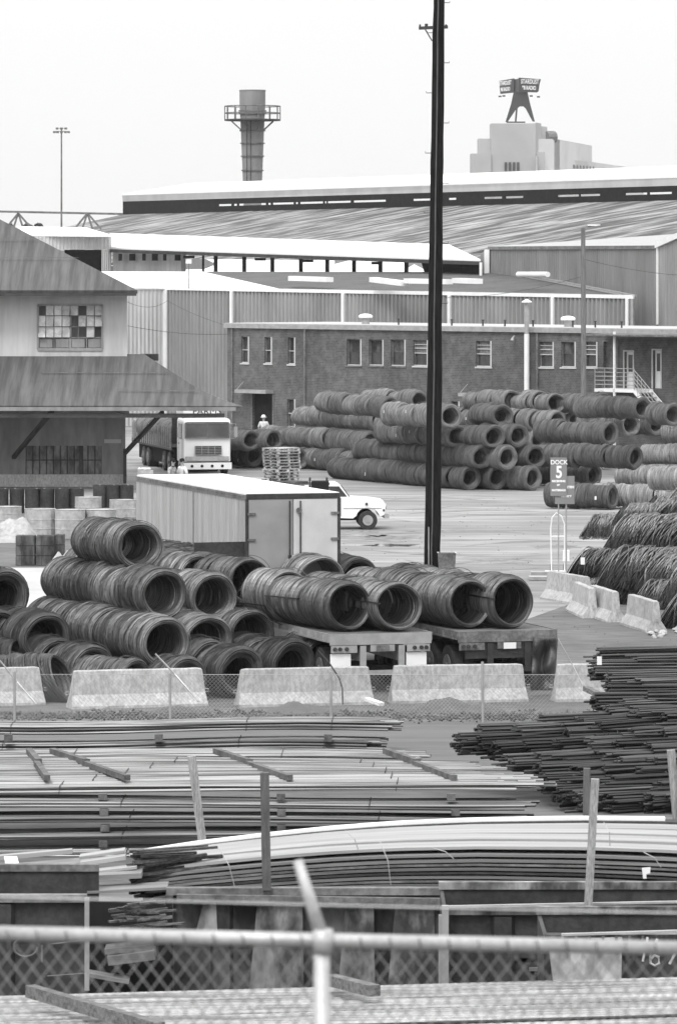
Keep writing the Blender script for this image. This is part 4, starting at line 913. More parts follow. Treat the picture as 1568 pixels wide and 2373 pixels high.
for k in range(8):
    for j in range(4):
        t0 = a+(b-a)*k/8+.02; t1_ = a+(b-a)*(k+1)/8-.02; z0_ = c+(d-c)*j/4+.02; z1_ = c+(d-c)*(j+1)/4-.02
        if j == 0 or random.random() < .12: continue
        til = random.uniform(0,.25); q = [WL.pt(t0,z0_,-.05+til),WL.pt(t1_,z0_,-.05+til),WL.pt(t1_,z1_,-.12),WL.pt(t0,z1_,-.12)]; m.add(q+[v+Vector((0,.02,0)) for v in q], [(0,1,2,3),(7,6,5,4)])
m.build('pane', M('cracked_pane', .55, .4, .3, 2, fine=.2), lw, world=True)
m = MB(); 
for k in range(4): m.prism([WL.pt(a+(b-a)*(k+.1)/4, c+.05, -.09),WL.pt(a+(b-a)*(k+.9)/4, c+.05, -.09),WL.pt(a+(b-a)*(k+.9)/4, c+(d-c)*.22, -.09),WL.pt(a+(b-a)*(k+.1)/4, c+(d-c)*.22, -.09)], (0,.02,0))
m.build('pane', siding_dk, lw, world=True)
cor = Vector((-8.78,207.6,8.66)); k2 = 7.6; far = Vector((cor.x-k2,cor.y+k2,cor.z+k2*.49)); lf = Vector((-40,207.6,8.66)); lff = Vector((-40,cor.y+k2,cor.z+k2*.49)); rb = Vector((cor.x-1.0,cor.y+2*k2,8.66))
def hip_roof(mb, lf, cor, far, lff, rb, bow=0):
    mb.add([lf,cor,far,lff], [(0,1,2,3)]); mb.add([cor,rb,far], [(0,1,2)])
m = MB(); hip_roof(m, lf, cor, far, lff, rb); o = m.build('roof', roofgrey, lw, world=True); sm = o.modifiers.new('s','SOLIDIFY'); sm.thickness = .16
m = MB()
for k_ in (2.6,4.3): m.beam((-40,207.6+k_,8.66+k_*.49+.165),(cor.x-k_-.1,207.6+k_,8.66+k_*.49+.165),.05,.015)
m.build('lap_seam', steel_md, lw, world=True)
m = MB()
for k_, xa_, xr in ((1.5,-9.5,-6.0),(3.3,-13,-7.4)): m.beam((xa_,204+k_,3.72+k_*.41+.0),(xr,204+k_,3.72+k_*.41+.0),.05,.015)
m.build('lap_seam', steel_md, lw, world=True)
m = MB(); m.box((-40,207.62,8.42),(cor.x-.05,207.7,8.55)); m.build('eave_board', steel_dk, lw, world=True)
fr_ = Vector((-4.1,204,3.7)); m = MB(); ml = Vector((-6.0,205.9,4.35)); tp = Vector((-8.55,209.2,5.84)); rbk = Vector((-4.1,222,3.7)); tb = Vector((-8.55,222,5.84))
m.add([(-40,204,3.72),(-7.5,204,3.72),fr_,(-5.0,205.0,3.95),ml,tp,(-40,209.2,5.84)], [(0,1,2,3,4,5,6)]); 
o = m.build('lower_roof', roofgrey, lw, world=True); sm = o.modifiers.new('s','SOLIDIFY'); sm.thickness = .12
m = MB(); m.box((-40,203.96,3.5),(-4.4,204.03,3.66)); m.build('fascia_board', siding_dk, lw, world=True)
m = MB(); m.box((-40,204.1,3.2),(-4.9,204.3,3.38)); m.box((-9.4,204.3,3.2),(-9.2,209,3.38)); m.build('canopy_beam', steel_dk, lw, world=True)
m = MB(); m.beam(P(32,1060,208.8), P(122,952,204.4), .16); m.beam(P(290,1050,208.8), P(377,955,204.4), .15); m.beam(P(290,1040,208.8), P(290,1120,208.8), .14); m.build('brace', steel_dk, lw, world=True)
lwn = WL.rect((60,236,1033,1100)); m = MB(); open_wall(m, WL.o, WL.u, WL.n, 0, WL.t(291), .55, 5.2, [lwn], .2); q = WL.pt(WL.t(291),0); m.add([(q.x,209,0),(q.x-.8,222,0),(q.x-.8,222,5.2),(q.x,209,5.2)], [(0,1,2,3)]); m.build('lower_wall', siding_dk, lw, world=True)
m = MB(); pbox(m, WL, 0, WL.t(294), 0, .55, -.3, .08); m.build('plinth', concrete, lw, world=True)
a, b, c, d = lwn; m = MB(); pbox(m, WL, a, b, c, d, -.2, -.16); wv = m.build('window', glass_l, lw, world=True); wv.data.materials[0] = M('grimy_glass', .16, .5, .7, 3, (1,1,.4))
m = MB()
for k in range(12): tt = a+(b-a)*k/11; pbox(m, WL, tt-(.09 if k == 8 else .02), tt+(.09 if k == 8 else .02), c, d, -.15, -.08)
pbox(m, WL, a, b, (c+d)/2-.02, (c+d)/2+.02, -.15, -.09); m.build('window_frame', steel_dk, wv, world=True)
m = MB(); x0,x1,y0,y1 = WL.rect((242,281,1018,1027)); pbox(m, WL, x0, x1, y0, y1, .01, .05); m.build('name_plate', fascia, lw, world=True)

# bits beside it
m = MB(); q = P(348,828,214); m.box((q.x-.45,214,6.05-.6),(q.x+.35,215,5.75)); 
tag(m.build('roof_cowl', steel_dk), 'small dark cowl peeping over the lower hip roof', 'vent')

# ------------------------------------------------------------ truck under the canopy
Yt = 221.; p = P(480,1100,Yt); tk = thing('cabover_truck', 'white cab-over truck facing the camera at the end of the canopy', 'truck', (p.x,Yt,0), rad(12)); tk.scale = (1,1,.95)
W = 2.25; h2 = W/2
m = MB()                                         # cab shell with rounded edges: outline in x-z pushed back in slices
def cab_ring(y, w_, zt_, zb_, r=.18):
    pts = []
    for cx_, cz_, a0 in ((w_-r,zt_-r,0),(-w_+r,zt_-r,90),(-w_+r*.4,zb_+r*.4,180),(w_-r*.4,zb_+r*.4,270)):
        rr = r if a0 < 180 else r*.4
        for k in range(4): A = rad(a0+k*30); pts.append((cx_+rr*cos(A), y, cz_+rr*sin(A)))
    return pts
rings = [cab_ring(0.06,h2-.06,2.66,.7), cab_ring(0,h2-.03,2.6,.66), cab_ring(.0,h2-.03,2.6,.66), cab_ring(.12,h2,2.76,.62), cab_ring(1.6,h2,2.8,.62), cab_ring(1.7,h2-.05,2.74,.66)]
vs_ = [v for r_ in rings for v in r_]; n = 16; fs_ = [(i*n+k,i*n+(k+1)%n,(i+1)*n+(k+1)%n,(i+1)*n+k) for i in range(5) for k in range(n)]+[tuple(range(n)), tuple(range(5*n,6*n))[::-1]]
m.add(vs_, fs_); cab = m.build('cab', whitet, tk)
m = MB(); m.box((-h2+.14,-.03,1.86),(-.02,.04,2.5)); m.box((.02,-.03,1.86),(h2-.14,.04,2.5)); ws = m.build('windscreen', M('windscreen_glass', .09, .15, .3, 1), tk)
m = MB(); m.box((-h2+.08,-.05,1.8),(h2-.08,-.0,1.86)); m.box((-h2+.08,-.05,2.5),(h2-.08,.0,2.56)); m.box((-h2+.08,-.05,1.8),(-h2+.14,.0,2.56)); m.box((h2-.14,-.05,1.8),(h2-.08,.0,2.56)); m.box((-.02,-.05,1.8),(.02,.0,2.5)); m.build('windscreen_frame', steel_md, ws)
m = MB(); m.box((-.58,-.05,.98),(.66,-.01,1.42)); gr = m.build('grille', steel_dk, tk)
m = MB()
for k in range(6): z = 1.0+k*.08; m.box((-.58,-.07,z),(.66,-.05,z+.02))
for k in range(5): x = -.58+k*.31; m.box((x,-.075,.98),(x+.02,-.05,1.42))
m.build('grille_bar', galv, gr)
m = MB(); m.box((-h2+.1,-.05,.68),(h2-.1,-.01,.9)); hp = m.build('headlamp_panel', galv, tk)
for x in (-.9,-.66,.66,.9): MB().disc((x,-.06,.79),(0,1,0),.09,.05,12).build('headlamp', glass_l, tk)
m = MB(); m.box((-h2,-.22,.28),(h2,-.04,.6)); bp = m.build('bumper', whitet, tk)
for x in (-.75,-.28,.2,.68): MB().disc((x,-.23,.44),(0,1,0),.07,.02,10).build('bumper_hole', dark_in, bp)
m = MB(); m.box((-h2-.015,.35,1.75),(-h2+.02,1.15,2.5)); m.build('side_window', glass, tk)
m = MB(); m.box((-h2-.01,.25,.75),(-h2+.0,.27,2.6)); m.box((-h2-.01,1.25,.75),(-h2+.0,1.27,2.6)); m.box((-h2-.04,1.0,1.5),(-h2,1.15,1.55)); m.build('door_seam', steel_md, tk)
for s_ in (-1,1):
    m = MB(); m.tube([(s_*h2,.1,2.5),(s_*(h2+.22),-.05,2.5),(s_*(h2+.22),-.05,1.8),(s_*h2,.1,1.75)], .015, 5); m.box((s_*(h2+.22)-.08,-.09,1.85),(s_*(h2+.22)+.08,-.05,2.35)); m.build('mirror', galv, tk)
m = MB(); m.box((-h2+.1,.6,2.8),(h2-.45,2.4,3.75)); fb = m.build('sleeper_fairing', whitet, tk)
text('FARMS', .42, sign_dk, fb, Matrix.Translation((.1,.59,3.08)) @ Matrix.Rotation(rad(90),4,'X'), sx=1.1)
a = MB(); b_ = MB()
for x in (-h2+.15,h2-.15):
    a = MB(); b_ = MB(); wheel(a, b_, (x,.95,.5), (1,0,0), .5, .28); w_ = a.build('wheel', black, tk); b_.build('rim', galv, w_)
for y in (3.6,5.0,9.5,10.8):
    for x in (-h2+.2,h2-.2): a = MB(); b_ = MB(); wheel(a, b_, (x,y,.5), (1,0,0), .5, .5); w_ = a.build('wheel', black, tk); b_.build('rim', steel_md, w_)
m = MB(); m.box((-.5,1.7,.55),(-.38,13,.8)); m.box((.38,1.7,.55),(.5,13,.8)); m.build('chassis', steel_dk, tk)
m = MB(); m.box((-1.2,2.6,1.25),(1.2,14,1.4)); m.build('deck', steel_md, tk)
m = MB()
for k in range(20):
    y = 2.7+k*.55; m.box((-1.24,y,1.3),(-1.2,y+.06,2.25))
for z in (1.42,1.6,1.78,1.96): m.box((-1.2,2.65,z),(-1.17,13.9,z+.17))
m.build('stake_side', steel_md, tk)
m = MB()
for k in range(20): y = 2.7+k*.55; m.box((-1.27,y,1.2),(-1.24,y+.09,2.25))
m.build('stake', galv, tk)
m = MB(); m.box((-1.0,2.9,.35),(1.0,13,1.2)); m.build('underbody_shade', dark_in, tk)  # near-black box stands for tanks and the shadow below the deck
m = MB(); m.box((-1.22,2.6,1.1),(-1.18,13.9,1.3)); m.build('side_rail', steel_dk, tk)
m = MB(); m.box((-1.2,2.6,1.42),(1.2,2.66,2.8)); m.build('headboard', steel_dk, tk)
# load of small coils and chains on the truck
for k in range(6):
    o = bpy.data.objects.new('wire_rod_coil', far_m[k % 4]); COL.objects.link(o); A = rad(14); y = 3.2+k*1.45
    q = Vector((p.x,Yt,1.42))+Vector((-sin(A)*y-.55*cos(A), cos(A)*y-.55*sin(A), 0)); o.location = q; o.rotation_euler = (0,0,A); o.scale = (.95,.95,.95)
    tag(o, f'coil riding on the white truck, {ORD[k]} behind its cab', 'wire coil', 'coils riding on the white truck')

# ------------------------------------------------------------ pickup
Yk = 175.; xw = XY(852,Yk); pk = thing('pickup_truck', 'white pickup with front wheel showing right of the box trailer', 'pickup', (xw,Yk,0), rad(3))
def prof(pts, y0, y1): m = MB(); m.prism([(x,y0,z) for x,z in pts], (0,y1-y0,0)); return m
arch = [(-.42,.52)]+[(.45*cos(rad(a_)), .38+.45*sin(rad(a_))) for a_ in range(160,10,-15)]+[(.44,.50)]
body = [(-4.0,.55),(-2.9,.5)]+[(-2.75,.5),(-.55,.42)]+arch+[(.62,.55),(.66,.92),(.58,1.06),(.2,1.12),(-.62,1.18),(-4.0,1.15)]
m = prof(body, 0, 1.95); m.build('body', whitet, pk)
roofp = [(-.66,1.17),(-1.02,1.66),(-1.15,1.72),(-2.15,1.72),(-2.25,1.6),(-2.3,1.15)]
m = prof(roofp, .12, 1.83); m.build('cabin', whitet, pk)
m = MB(); m.prism([(-.76,.105,1.22),(-1.06,.105,1.6),(-1.55,.105,1.6),(-1.55,.105,1.22)], (0,.02,0)); m.prism([(-1.6,.105,1.22),(-1.6,.105,1.6),(-2.15,.105,1.6),(-2.15,.105,1.22)], (0,.02,0)); m.build('side_window', glass, pk)
m = MB(); m.prism([(-.68,.2,1.2),(-1.0,.2,1.62),(-1.0,1.75,1.62),(-.68,1.75,1.2)], (.03,0,.02)); m.build('windscreen', glass, pk)
m = MB(); m.box((-1.0,-.012,.5),(-.985,0,1.18)); m.box((-2.1,-.012,.5),(-2.085,0,1.18)); m.box((-1.9,-.03,1.0),(-1.75,0,1.04)); m.box((-.9,-.01,.78),(.5,0,.8)); m.build('door_seam', steel_md, pk)
m = MB(); m.box((.6,-.05,.42),(.78,2.0,.6)); m.build('bumper', galv, pk)
m = MB(); m.disc((.67,.25,.85),(1,0,0),.11,.04); m.disc((.67,1.7,.85),(1,0,0),.11,.04); m.build('headlamp', glass_l, pk)
m = MB(); m.disc((-.05,-.02,.95),(0,1,0),.05,.03,10); m.box((.55,-.02,.68),(.62,0,.76)); m.build('side_marker', steel_dk, pk)
for x in (0,-3.1):
    for y in (.12,1.83): a = MB(); b_ = MB(); wheel(a, b_, (x,y,.35), (0,1,0), .35, .2); w_ = a.build('wheel', black, pk); b_.build('rim', galv, w_)
m = MB(); m.box((-2.9,.1,.35),(.2,1.85,.55)); m.build('chassis', dark_in, pk)
# rack and materials seen above the trailer roof
t = thing('steel_rack', 'dark steel rack loaded with flat stock left of the pickup', 'rack', (XY(698,168),168,0)); q = ORG[t.name]
s_ = F/q.y
for x in (-1.1,-.4,.3,.9):
    for y in (0,1.0): MB().tube([(x,y,0),(x,y,2.2 if x != -.4 else 2.05)], .035, 6).build('upright', steel_dk, t)
for z in (1.5,1.75,1.98):
    m = MB(); m.box((-1.2,-.03,z),(1.0,1.0,z+.05)); m.build('shelf', steel_md, t)
m = MB(); m.box((.35,-.1,1.55),(.97,.9,2.1)); m.build('bundle', dark_in, t)
for k in range(5): m = MB(); m.box((-1.3+.03*k,-.06+.2*k,2.04),(.25,.06+.2*k,2.09)); m.build('flat_stock', rust, t)

# ------------------------------------------------------------ pallets
Yq = 209.; c = P(652,1115,Yq); random.seed(21)
pal = MB()
for k in range(7): pal.box((-.6,-.5+k*.155,.105),(.6,-.5+k*.155+.1,.125))
for k in range(4): pal.box((-.6,-.5+k*.3,0),(.6,-.5+k*.3+.1,.018))
for x in (-.6,-.05,.52):
    for y in (-.5,-.05,.4): pal.box((x,y,.018),(x+.1,y+.1,.105))
    pal.box((x,-.5,.088),(x+.1,.5,.105))
pme = bpy.data.meshes.new('pallet'); pme.from_pydata([tuple(v) for v in pal.v], [], pal.f); pme.materials.append(M('pallet_wood', .42, .85, .35, 2, fine=.3, rnd=.25))
for k in range(13):
    o = bpy.data.objects.new('wooden_pallet', pme); COL.objects.link(o); o.location = (c.x+random.uniform(-.04,.04), Yq+.3+random.uniform(-.04,.04), k*.132); o.rotation_euler = (0,0,rad(40)+random.uniform(-.04,.04)); o.scale = (1.05,1.05,1)
    tag(o, f'wooden pallet, {ORD[12-k]} from the top of the stack by the truck' if k < 12 else 'topmost wooden pallet of the stack beside the truck', 'pallet', 'pallets stacked beside the truck')
for k in range(4):
    o = bpy.data.objects.new('wooden_pallet', pme); COL.objects.link(o); q = P(575,1112,205); o.location = (q.x+random.uniform(-.1,.1), 206, k*.132); o.rotation_euler = (0,0,rad(25+random.uniform(-4,4))); o.scale = (1.1,1.1,1)
    tag(o, f'wooden pallet in the low pile left of the tall stack, {ORD[3-k]} from top', 'pallet', 'pallets in the low pile')

# ------------------------------------------------------------ drums, big white drums, crates
def drum(name, loc, R_, H_, mat, lb, cat, grp):
    t = thing(name, lb, cat, loc, random.uniform(0,3), grp); m = MB()
    m.lathe([(R_*.97,0),(R_,.02),(R_,H_*.32),(R_*1.025,H_*.34),(R_,H_*.36),(R_,H_*.64),(R_*1.025,H_*.66),(R_,H_*.68),(R_,H_-.02),(R_*.97,H_)], 20); m.build('shell', mat, t)
    m = MB(); m.lathe([(R_*.99,H_),(R_*1.02,H_+.015),(R_*.93,H_+.02),(R_*.93,H_-.0)],20,caps=False); m.build('rim', mat, t); MB().lathe([(.04,H_),(.04,H_+.03)],8,c=(R_*.6,0,0)).build('bung', galv, t)
random.seed(31)
for k, px in enumerate((4,40,76,110,145,178)): q = P(px,1190,187); drum('steel_drum', (q.x,187+random.uniform(-.15,.15),.0), .29, .95, steel_dk, f'dark steel drum, {ORD[k]} from the left edge before the warehouse', 'drum', 'dark drums before the warehouse')
for k, px in enumerate((232,262,294)): q = P(px,1177,191); drum('steel_drum', (q.x,191,.0), .28, .9, steel_dk, ('dark steel drum left of three beside the box trailer','dark steel drum middle of three beside the box trailer','dark steel drum touching the box trailer corner')[k], 'drum', 'dark drums beside the box trailer')
for k, (px, Y, R_, H_, lb) in enumerate(((94,170,.56,1.02,'big white drum behind the left crate'),(163,169.5,.54,1.02,'big white drum in the middle behind the crates'),(232,170,.58,1.0,'big white drum above the topmost coil'),(285,178,.5,.95,'big white drum next to the box trailer'),(205,178,.5,1.05,'big white drum in the second line'),(20,178,.5,.7,'low white drum at the left edge'))):
    drum('white_drum', (XY(px,Y),Y,0), R_, H_, whitedrum, lb, 'drum', 'big white drums')
for k, (x0, x1, lb) in enumerate(((38,83,'dark banded crate stack on the white slab edge'),(85,128,'dark banded crate right of the banded stack'),(128,150,'narrow dark crate at the right of the crates'))):
    Y = 154.5+(k == 2)*.4; t = thing('banded_crate', lb, 'crate', (XY((x0+x1)/2,Y),Y,0), 0, 'dark banded crates'); w_ = (x1-x0)/F*Y/2-.01; hh = .97 if k < 2 else .98
    m = MB(); 
    for j in range(3): m.box((-w_,-.4,j*hh/3+.01),(w_,.4,(j+1)*hh/3-.01))
    m.build('layer', rust, t); MB().box((-w_+.02,-.38,0),(w_-.02,.38,hh-.02)).build('core', dark_in, t); m = MB(); m.box((-w_*.4,-.41,0),(-w_*.35,-.4,hh)); m.box((-w_*.41,-.41,hh-.01),(-w_*.35,.41,hh+.003)); m.build('band', strapm, t)
mound('white_sheet_heap', XY(15,168), 168, 1.3, 1.2, .75, whitedrum, 'heap of white sheeting at the left edge', 77, kind=None, cat='heap')
mound('white_sheet_heap', XY(150,152), 152.4, .55, .4, .55, whitedrum, 'small white crumpled sheet beside the crates', 78, kind=None, cat='heap')

# ------------------------------------------------------------ dock sign and hand truck
t = thing('dock_sign', 'grey two panel dock sign numbered 5 on thin posts', 'sign', G(1300,1338)); o_ = ORG[t.name]; Yd = o_.y; kd = Yd/F
zz = lambda py: CAMZ-(py-H)*kd
xx = lambda px: XY(px,Yd)-o_.x
m = MB(); m.tube([(xx(1293),0,0),(xx(1293),0,zz(1100))],.02,6); m.tube([(xx(1311),.04,0),(xx(1311),.04,zz(1130))],.025,6); m.build('post', galv, t)
b1 = MB().box((xx(1274),-.06,zz(1149)),(xx(1312),-.03,zz(1060))).build('sign_panel', sign_g, t)
b2 = MB().box((xx(1285),-.02,zz(1168)),(xx(1330),.01,zz(1103))).build('sign_panel', sign_g, t)
def st(s_, px, py, size, par, yy=-.062, sx=1, bold=.004): text(s_, size, letters, par, Matrix.Translation((xx(px),yy,zz(py))) @ Matrix.Rotation(rad(90),4,'X'), ext=.004, sx=sx, bold=bold)
st('DOCK',1294,1071.5,.19,b1,sx=.95); st('5',1294,1095,.52,b1,sx=.8,bold=.015); st('RECEIVING',1293,1115,.085,b1,bold=.006); st('OR',1293,1124,.075,b1,bold=.006); st('MATERIALS',1293,1136,.085,b1,bold=.006); st('ITEM',1321,1129,.1,b2,-.022,bold=.006); st('& DELIVERY',1308,1150,.075,b2,-.022,bold=.006)
t = thing('hand_truck', 'white tubular hand truck standing by the dock sign', 'hand truck', G(1291,1326)); o_ = ORG[t.name]; kd = o_.y/F
xh = lambda px: (px-1291)*kd
zh = lambda py: (1326-py)*kd
m = MB(); 
m.tube([(xh(1277),0,0),(xh(1275),0,zh(1225)),(xh(1278),0,zh(1200)),(xh(1288),0,zh(1188)),(xh(1300),0,zh(1196)),(xh(1307),0,zh(1215)),(xh(1307),0,0)], .022, 6); m.tube([(xh(1275),0,zh(1243)),(xh(1307),0,zh(1243))],.022,6); m.build('frame', whitep, t)
m = MB(); m.box((xh(1262),-.2,0),(xh(1312),.1,.05)); m.box((xh(1303),-.05,.35),(xh(1318),.1,.7)); m.build('foot_plate', whitep, t)
for x in (1277,1307): MB().disc((xh(x),.16,.13),(1,0,0),.13,.06,14).build('wheel', black, t)
a = G(1225,1345); m = MB(); m.box((a.x,a.y-.2,.02),(a.x+1.15,a.y+.5,.12)); m.box((a.x+.1,a.y+.9,.0),(a.x+1.2,a.y+1.3,.2)); tag(m.build('steel_plate', galv), 'pale steel plate lying on the ground by the sign', 'plate')

# ------------------------------------------------------------ grey wooden pole far right, cables
t = thing('wooden_pole', 'slim grey wooden pole in front of the brick building', 'pole', (XY(1350,222),222,0)); z = CAMZ-(528-H)*222/F
m = MB(); m.tube([(0,0,0),(.02,0,z*.5),(0,0,z)], .13, 10, radii=[.135,.12,.1]); m.build('shaft', M('pole_wood', .15, .9, .3, 3, (8,8,.6)), t)
def cable(a, b, sag, lb):
    m = MB(); m.tube([Vector(a).lerp(Vector(b),k/12)-Vector((0,0,sag*4*(k/12)*(1-k/12))) for k in range(13)], .011, 4); tag(m.build('overhead_cable', steel_dk), lb, 'cable')
cable(P(296,700,210), P(388,697,286), .3, 'thin cable from the warehouse to the downpipe, upper'); cable(P(388,697,286), P(680,775,250), .5, 'thin cable sagging down toward the brick roof'); cable(P(296,755,210), P(560,772,255), .2, 'thin cable from warehouse to brick roof, lower')
cable(P(1350,600,222), P(1640,640,240), .2, 'thin cable running right from the slim grey pole'); cable(P(1350,640,222), P(1030,690,255), .25, 'thin cable running left from the slim grey pole')

# ------------------------------------------------------------ people
def skinned(name, verts, edges, radii, mat, parent, root=0, sub=2):
    me = bpy.data.meshes.new(name); me.from_pydata(verts, edges, []); o = bpy.data.objects.new(name, me); COL.objects.link(o); o.parent = parent
    sk = o.modifiers.new('k','SKIN'); ss = o.modifiers.new('s','SUBSURF'); ss.levels = ss.render_levels = sub; sk.use_smooth_shade = True
    for i, r in enumerate(radii): me.skin_vertices[0].data[i].radius = (r, r*.85) if i else (r, r*.8)
    me.skin_vertices[0].data[root].use_root = True; me.materials.append(mat)
    dg = bpy.context.evaluated_depsgraph_get(); me2 = bpy.data.meshes.new_from_object(o.evaluated_get(dg)); o.modifiers.clear(); o.data = me2
    if not me2.materials: me2.materials.append(mat)
    return o
def person(lb, loc, rz, shirt, trousers, hat, armL, armR, lean=0):
    """armL/armR: (elbow, wrist) positions"""
    t = thing('person', lb, 'person', loc, rz)
    J = {'pel':(0,0,.95,.15),'wst':(0,-.01*lean,1.1,.14),'chs':(0,-.05*lean,1.32,.17),'nkb':(0,-.08*lean,1.47,.07),'nek':(0,-.1*lean,1.53,.055),'hd1':(0,-.11*lean,1.60,.075),'hd2':(0,-.115*lean,1.67,.095),'hd3':(0,-.12*lean,1.74,.07),
         'hipL':(-.1,0,.88,.1),'knL':(-.12,-.03,.49,.065),'anL':(-.12,.02,.09,.042),'toL':(-.13,-.15,.03,.035),'hipR':(.1,0,.88,.1),'knR':(.13,-.05,.49,.065),'anR':(.13,.0,.09,.042),'toR':(.15,-.17,.03,.035),
         'shL':(-.19,-.06*lean,1.42,.065),'elL':(*armL[0],.045),'wrL':(*armL[1],.03),'shR':(.19,-.06*lean,1.42,.065),'elR':(*armR[0],.045),'wrR':(*armR[1],.03)}
    E = [('pel','wst'),('wst','chs'),('chs','nkb'),('nkb','nek'),('nek','hd1'),('hd1','hd2'),('hd2','hd3'),('pel','hipL'),('hipL','knL'),('knL','anL'),('anL','toL'),('pel','hipR'),('hipR','knR'),('knR','anR'),('anR','toR'),('chs','shL'),('shL','elL'),('elL','wrL'),('chs','shR'),('shR','elR'),('elR','wrR')]
    for s_, w_, e_ in (('L','wrL','elL'),('R','wrR','elR')):
        a = Vector(J[w_][:3]); d = (a-Vector(J[e_][:3])).normalized(); sd = d.cross(Vector((0,1,0.3))).normalized(); pm = a+d*.06; J['pm'+s_] = (*pm,.03); E.append((w_,'pm'+s_))
        for i in range(4): o1 = pm+d*.05+sd*(.027-.018*i); o2 = o1+d*(.03+.008*(i in (1,2)))+Vector((0,-.012,-.01)); J[f'f{i}a'+s_] = (*o1,.009); J[f'f{i}b'+s_] = (*o2,.008); E += [('pm'+s_,f'f{i}a'+s_),(f'f{i}a'+s_,f'f{i}b'+s_)]
        th = a+d*.03+sd*.04; J['th'+s_] = (*th,.011); J['ti'+s_] = (*(th+d*.035+sd*.01),.009); E += [(w_,'th'+s_),('th'+s_,'ti'+s_)]
    ks_ = list(J); skinned('body', [J[k][:3] for k in ks_], [(ks_.index(a),ks_.index(b)) for a,b in E], [J[k][3] for k in ks_], skin_m, t, 0, 1)
    sub_ = ['wst','chs','nkb','shL','elL','shR','elR','pel']; ed = [('wst','chs'),('chs','nkb'),('chs','shL'),('shL','elL'),('chs','shR'),('shR','elR'),('pel','wst')]
    skinned('shirt', [J[k][:3] for k in sub_], [(sub_.index(a),sub_.index(b)) for a,b in ed], [J[k][3]+(.022 if k != 'nkb' else .012) for k in sub_], shirt, t, 0, 1)
    sub_ = ['pel','hipL','knL','anL','hipR','knR','anR']; ed = [('pel','hipL'),('hipL','knL'),('knL','anL'),('pel','hipR'),('hipR','knR'),('knR','anR')]
    skinned('trousers', [J[k][:3] for k in sub_], [(sub_.index(a),sub_.index(b)) for a,b in ed], [J[k][3]+.022 for k in sub_], trousers, t, 0, 1)
    y = -.115*lean
    m = MB()
    if hat: m.lathe([(.17,1.70),(.165,1.715),(.115,1.72),(.112,1.78),(.07,1.83),(.01,1.845)], 16, c=(0,y,0)); m.build('hard_hat', whitep, t)
    else: m.lathe([(.1,1.66),(.104,1.72),(.09,1.79),(.02,1.82)], 14, c=(0,y+.02,0)); m.build('hair', dark_in, t)
    m = MB()
    for s_ in (-1,1): m.disc((s_*.032,y-.088,1.685),(0,1,0),.011,.012,8)
    m.box((-.025,y-.095,1.625),(.025,y-.08,1.632)); m.build('eyes_and_mouth', dark_in, t)
    m = MB(); m.add([(-.014,y-.085,1.645),(.014,y-.085,1.645),(0,y-.085,1.69),(0,y-.115,1.65)],[(0,1,3),(1,2,3),(2,0,3)])
    for s_ in (-1,1): m.disc((s_*.092,y,1.675),(1,0,0),.025,.02,8)
    m.build('nose_and_ears', skin_m, t)
    for s_ in (-1,1): m = MB(); x = s_*.125; m.box((x-.05,-.2,0),(x+.05,.07,.1)); m.build('boot', dark_in, t)
    return t
q = P(396,1165,195); person('person in checked shirt facing right near the truck wheel', (q.x,195,0), rad(60), cloth_c, cloth_d, False, ((-.3,-.08,1.15),(-.26,-.3,1.05)), ((.28,-.12,1.14),(.2,-.34,1.1)), 1)
q = P(424,1165,195.4); person('person in pale shirt standing just before the truck bumper', (q.x,195.4,0), rad(-50), cloth_l, cloth_d, False, ((-.3,-.02,1.15),(-.27,-.2,.95)), ((.3,-.02,1.15),(.3,-.1,.9)), .5)
q = P(611,1000,251.6); person('person in white shirt and white hard hat at the brick doorway', (q.x,q.y,0), rad(-10), cloth_l, cloth_d, True, ((-.28,0,1.15),(-.24,-.12,.92)), ((.28,0,1.15),(.24,-.12,.95)), .3)
q = P(344,1112,201); m = MB(); t = thing('tool_box', 'pale open box of parts on a stand left of the workers', 'box', (q.x,198,0)); m.box((-.32,-.2,.9),(.32,.2,1.2)); m.build('tub', whitedrum, t); MB().box((-.28,-.16,0),(.28,.16,.9)).build('stand', steel_dk, t)
m = MB(); random.seed(6)
for k in range(8): m.lathe([(.05,0),(.09,.05),(.04,.12)],7,c=(random.uniform(-.25,.25),random.uniform(-.12,.12),1.2))
m.build('contents', cloth_l, t)

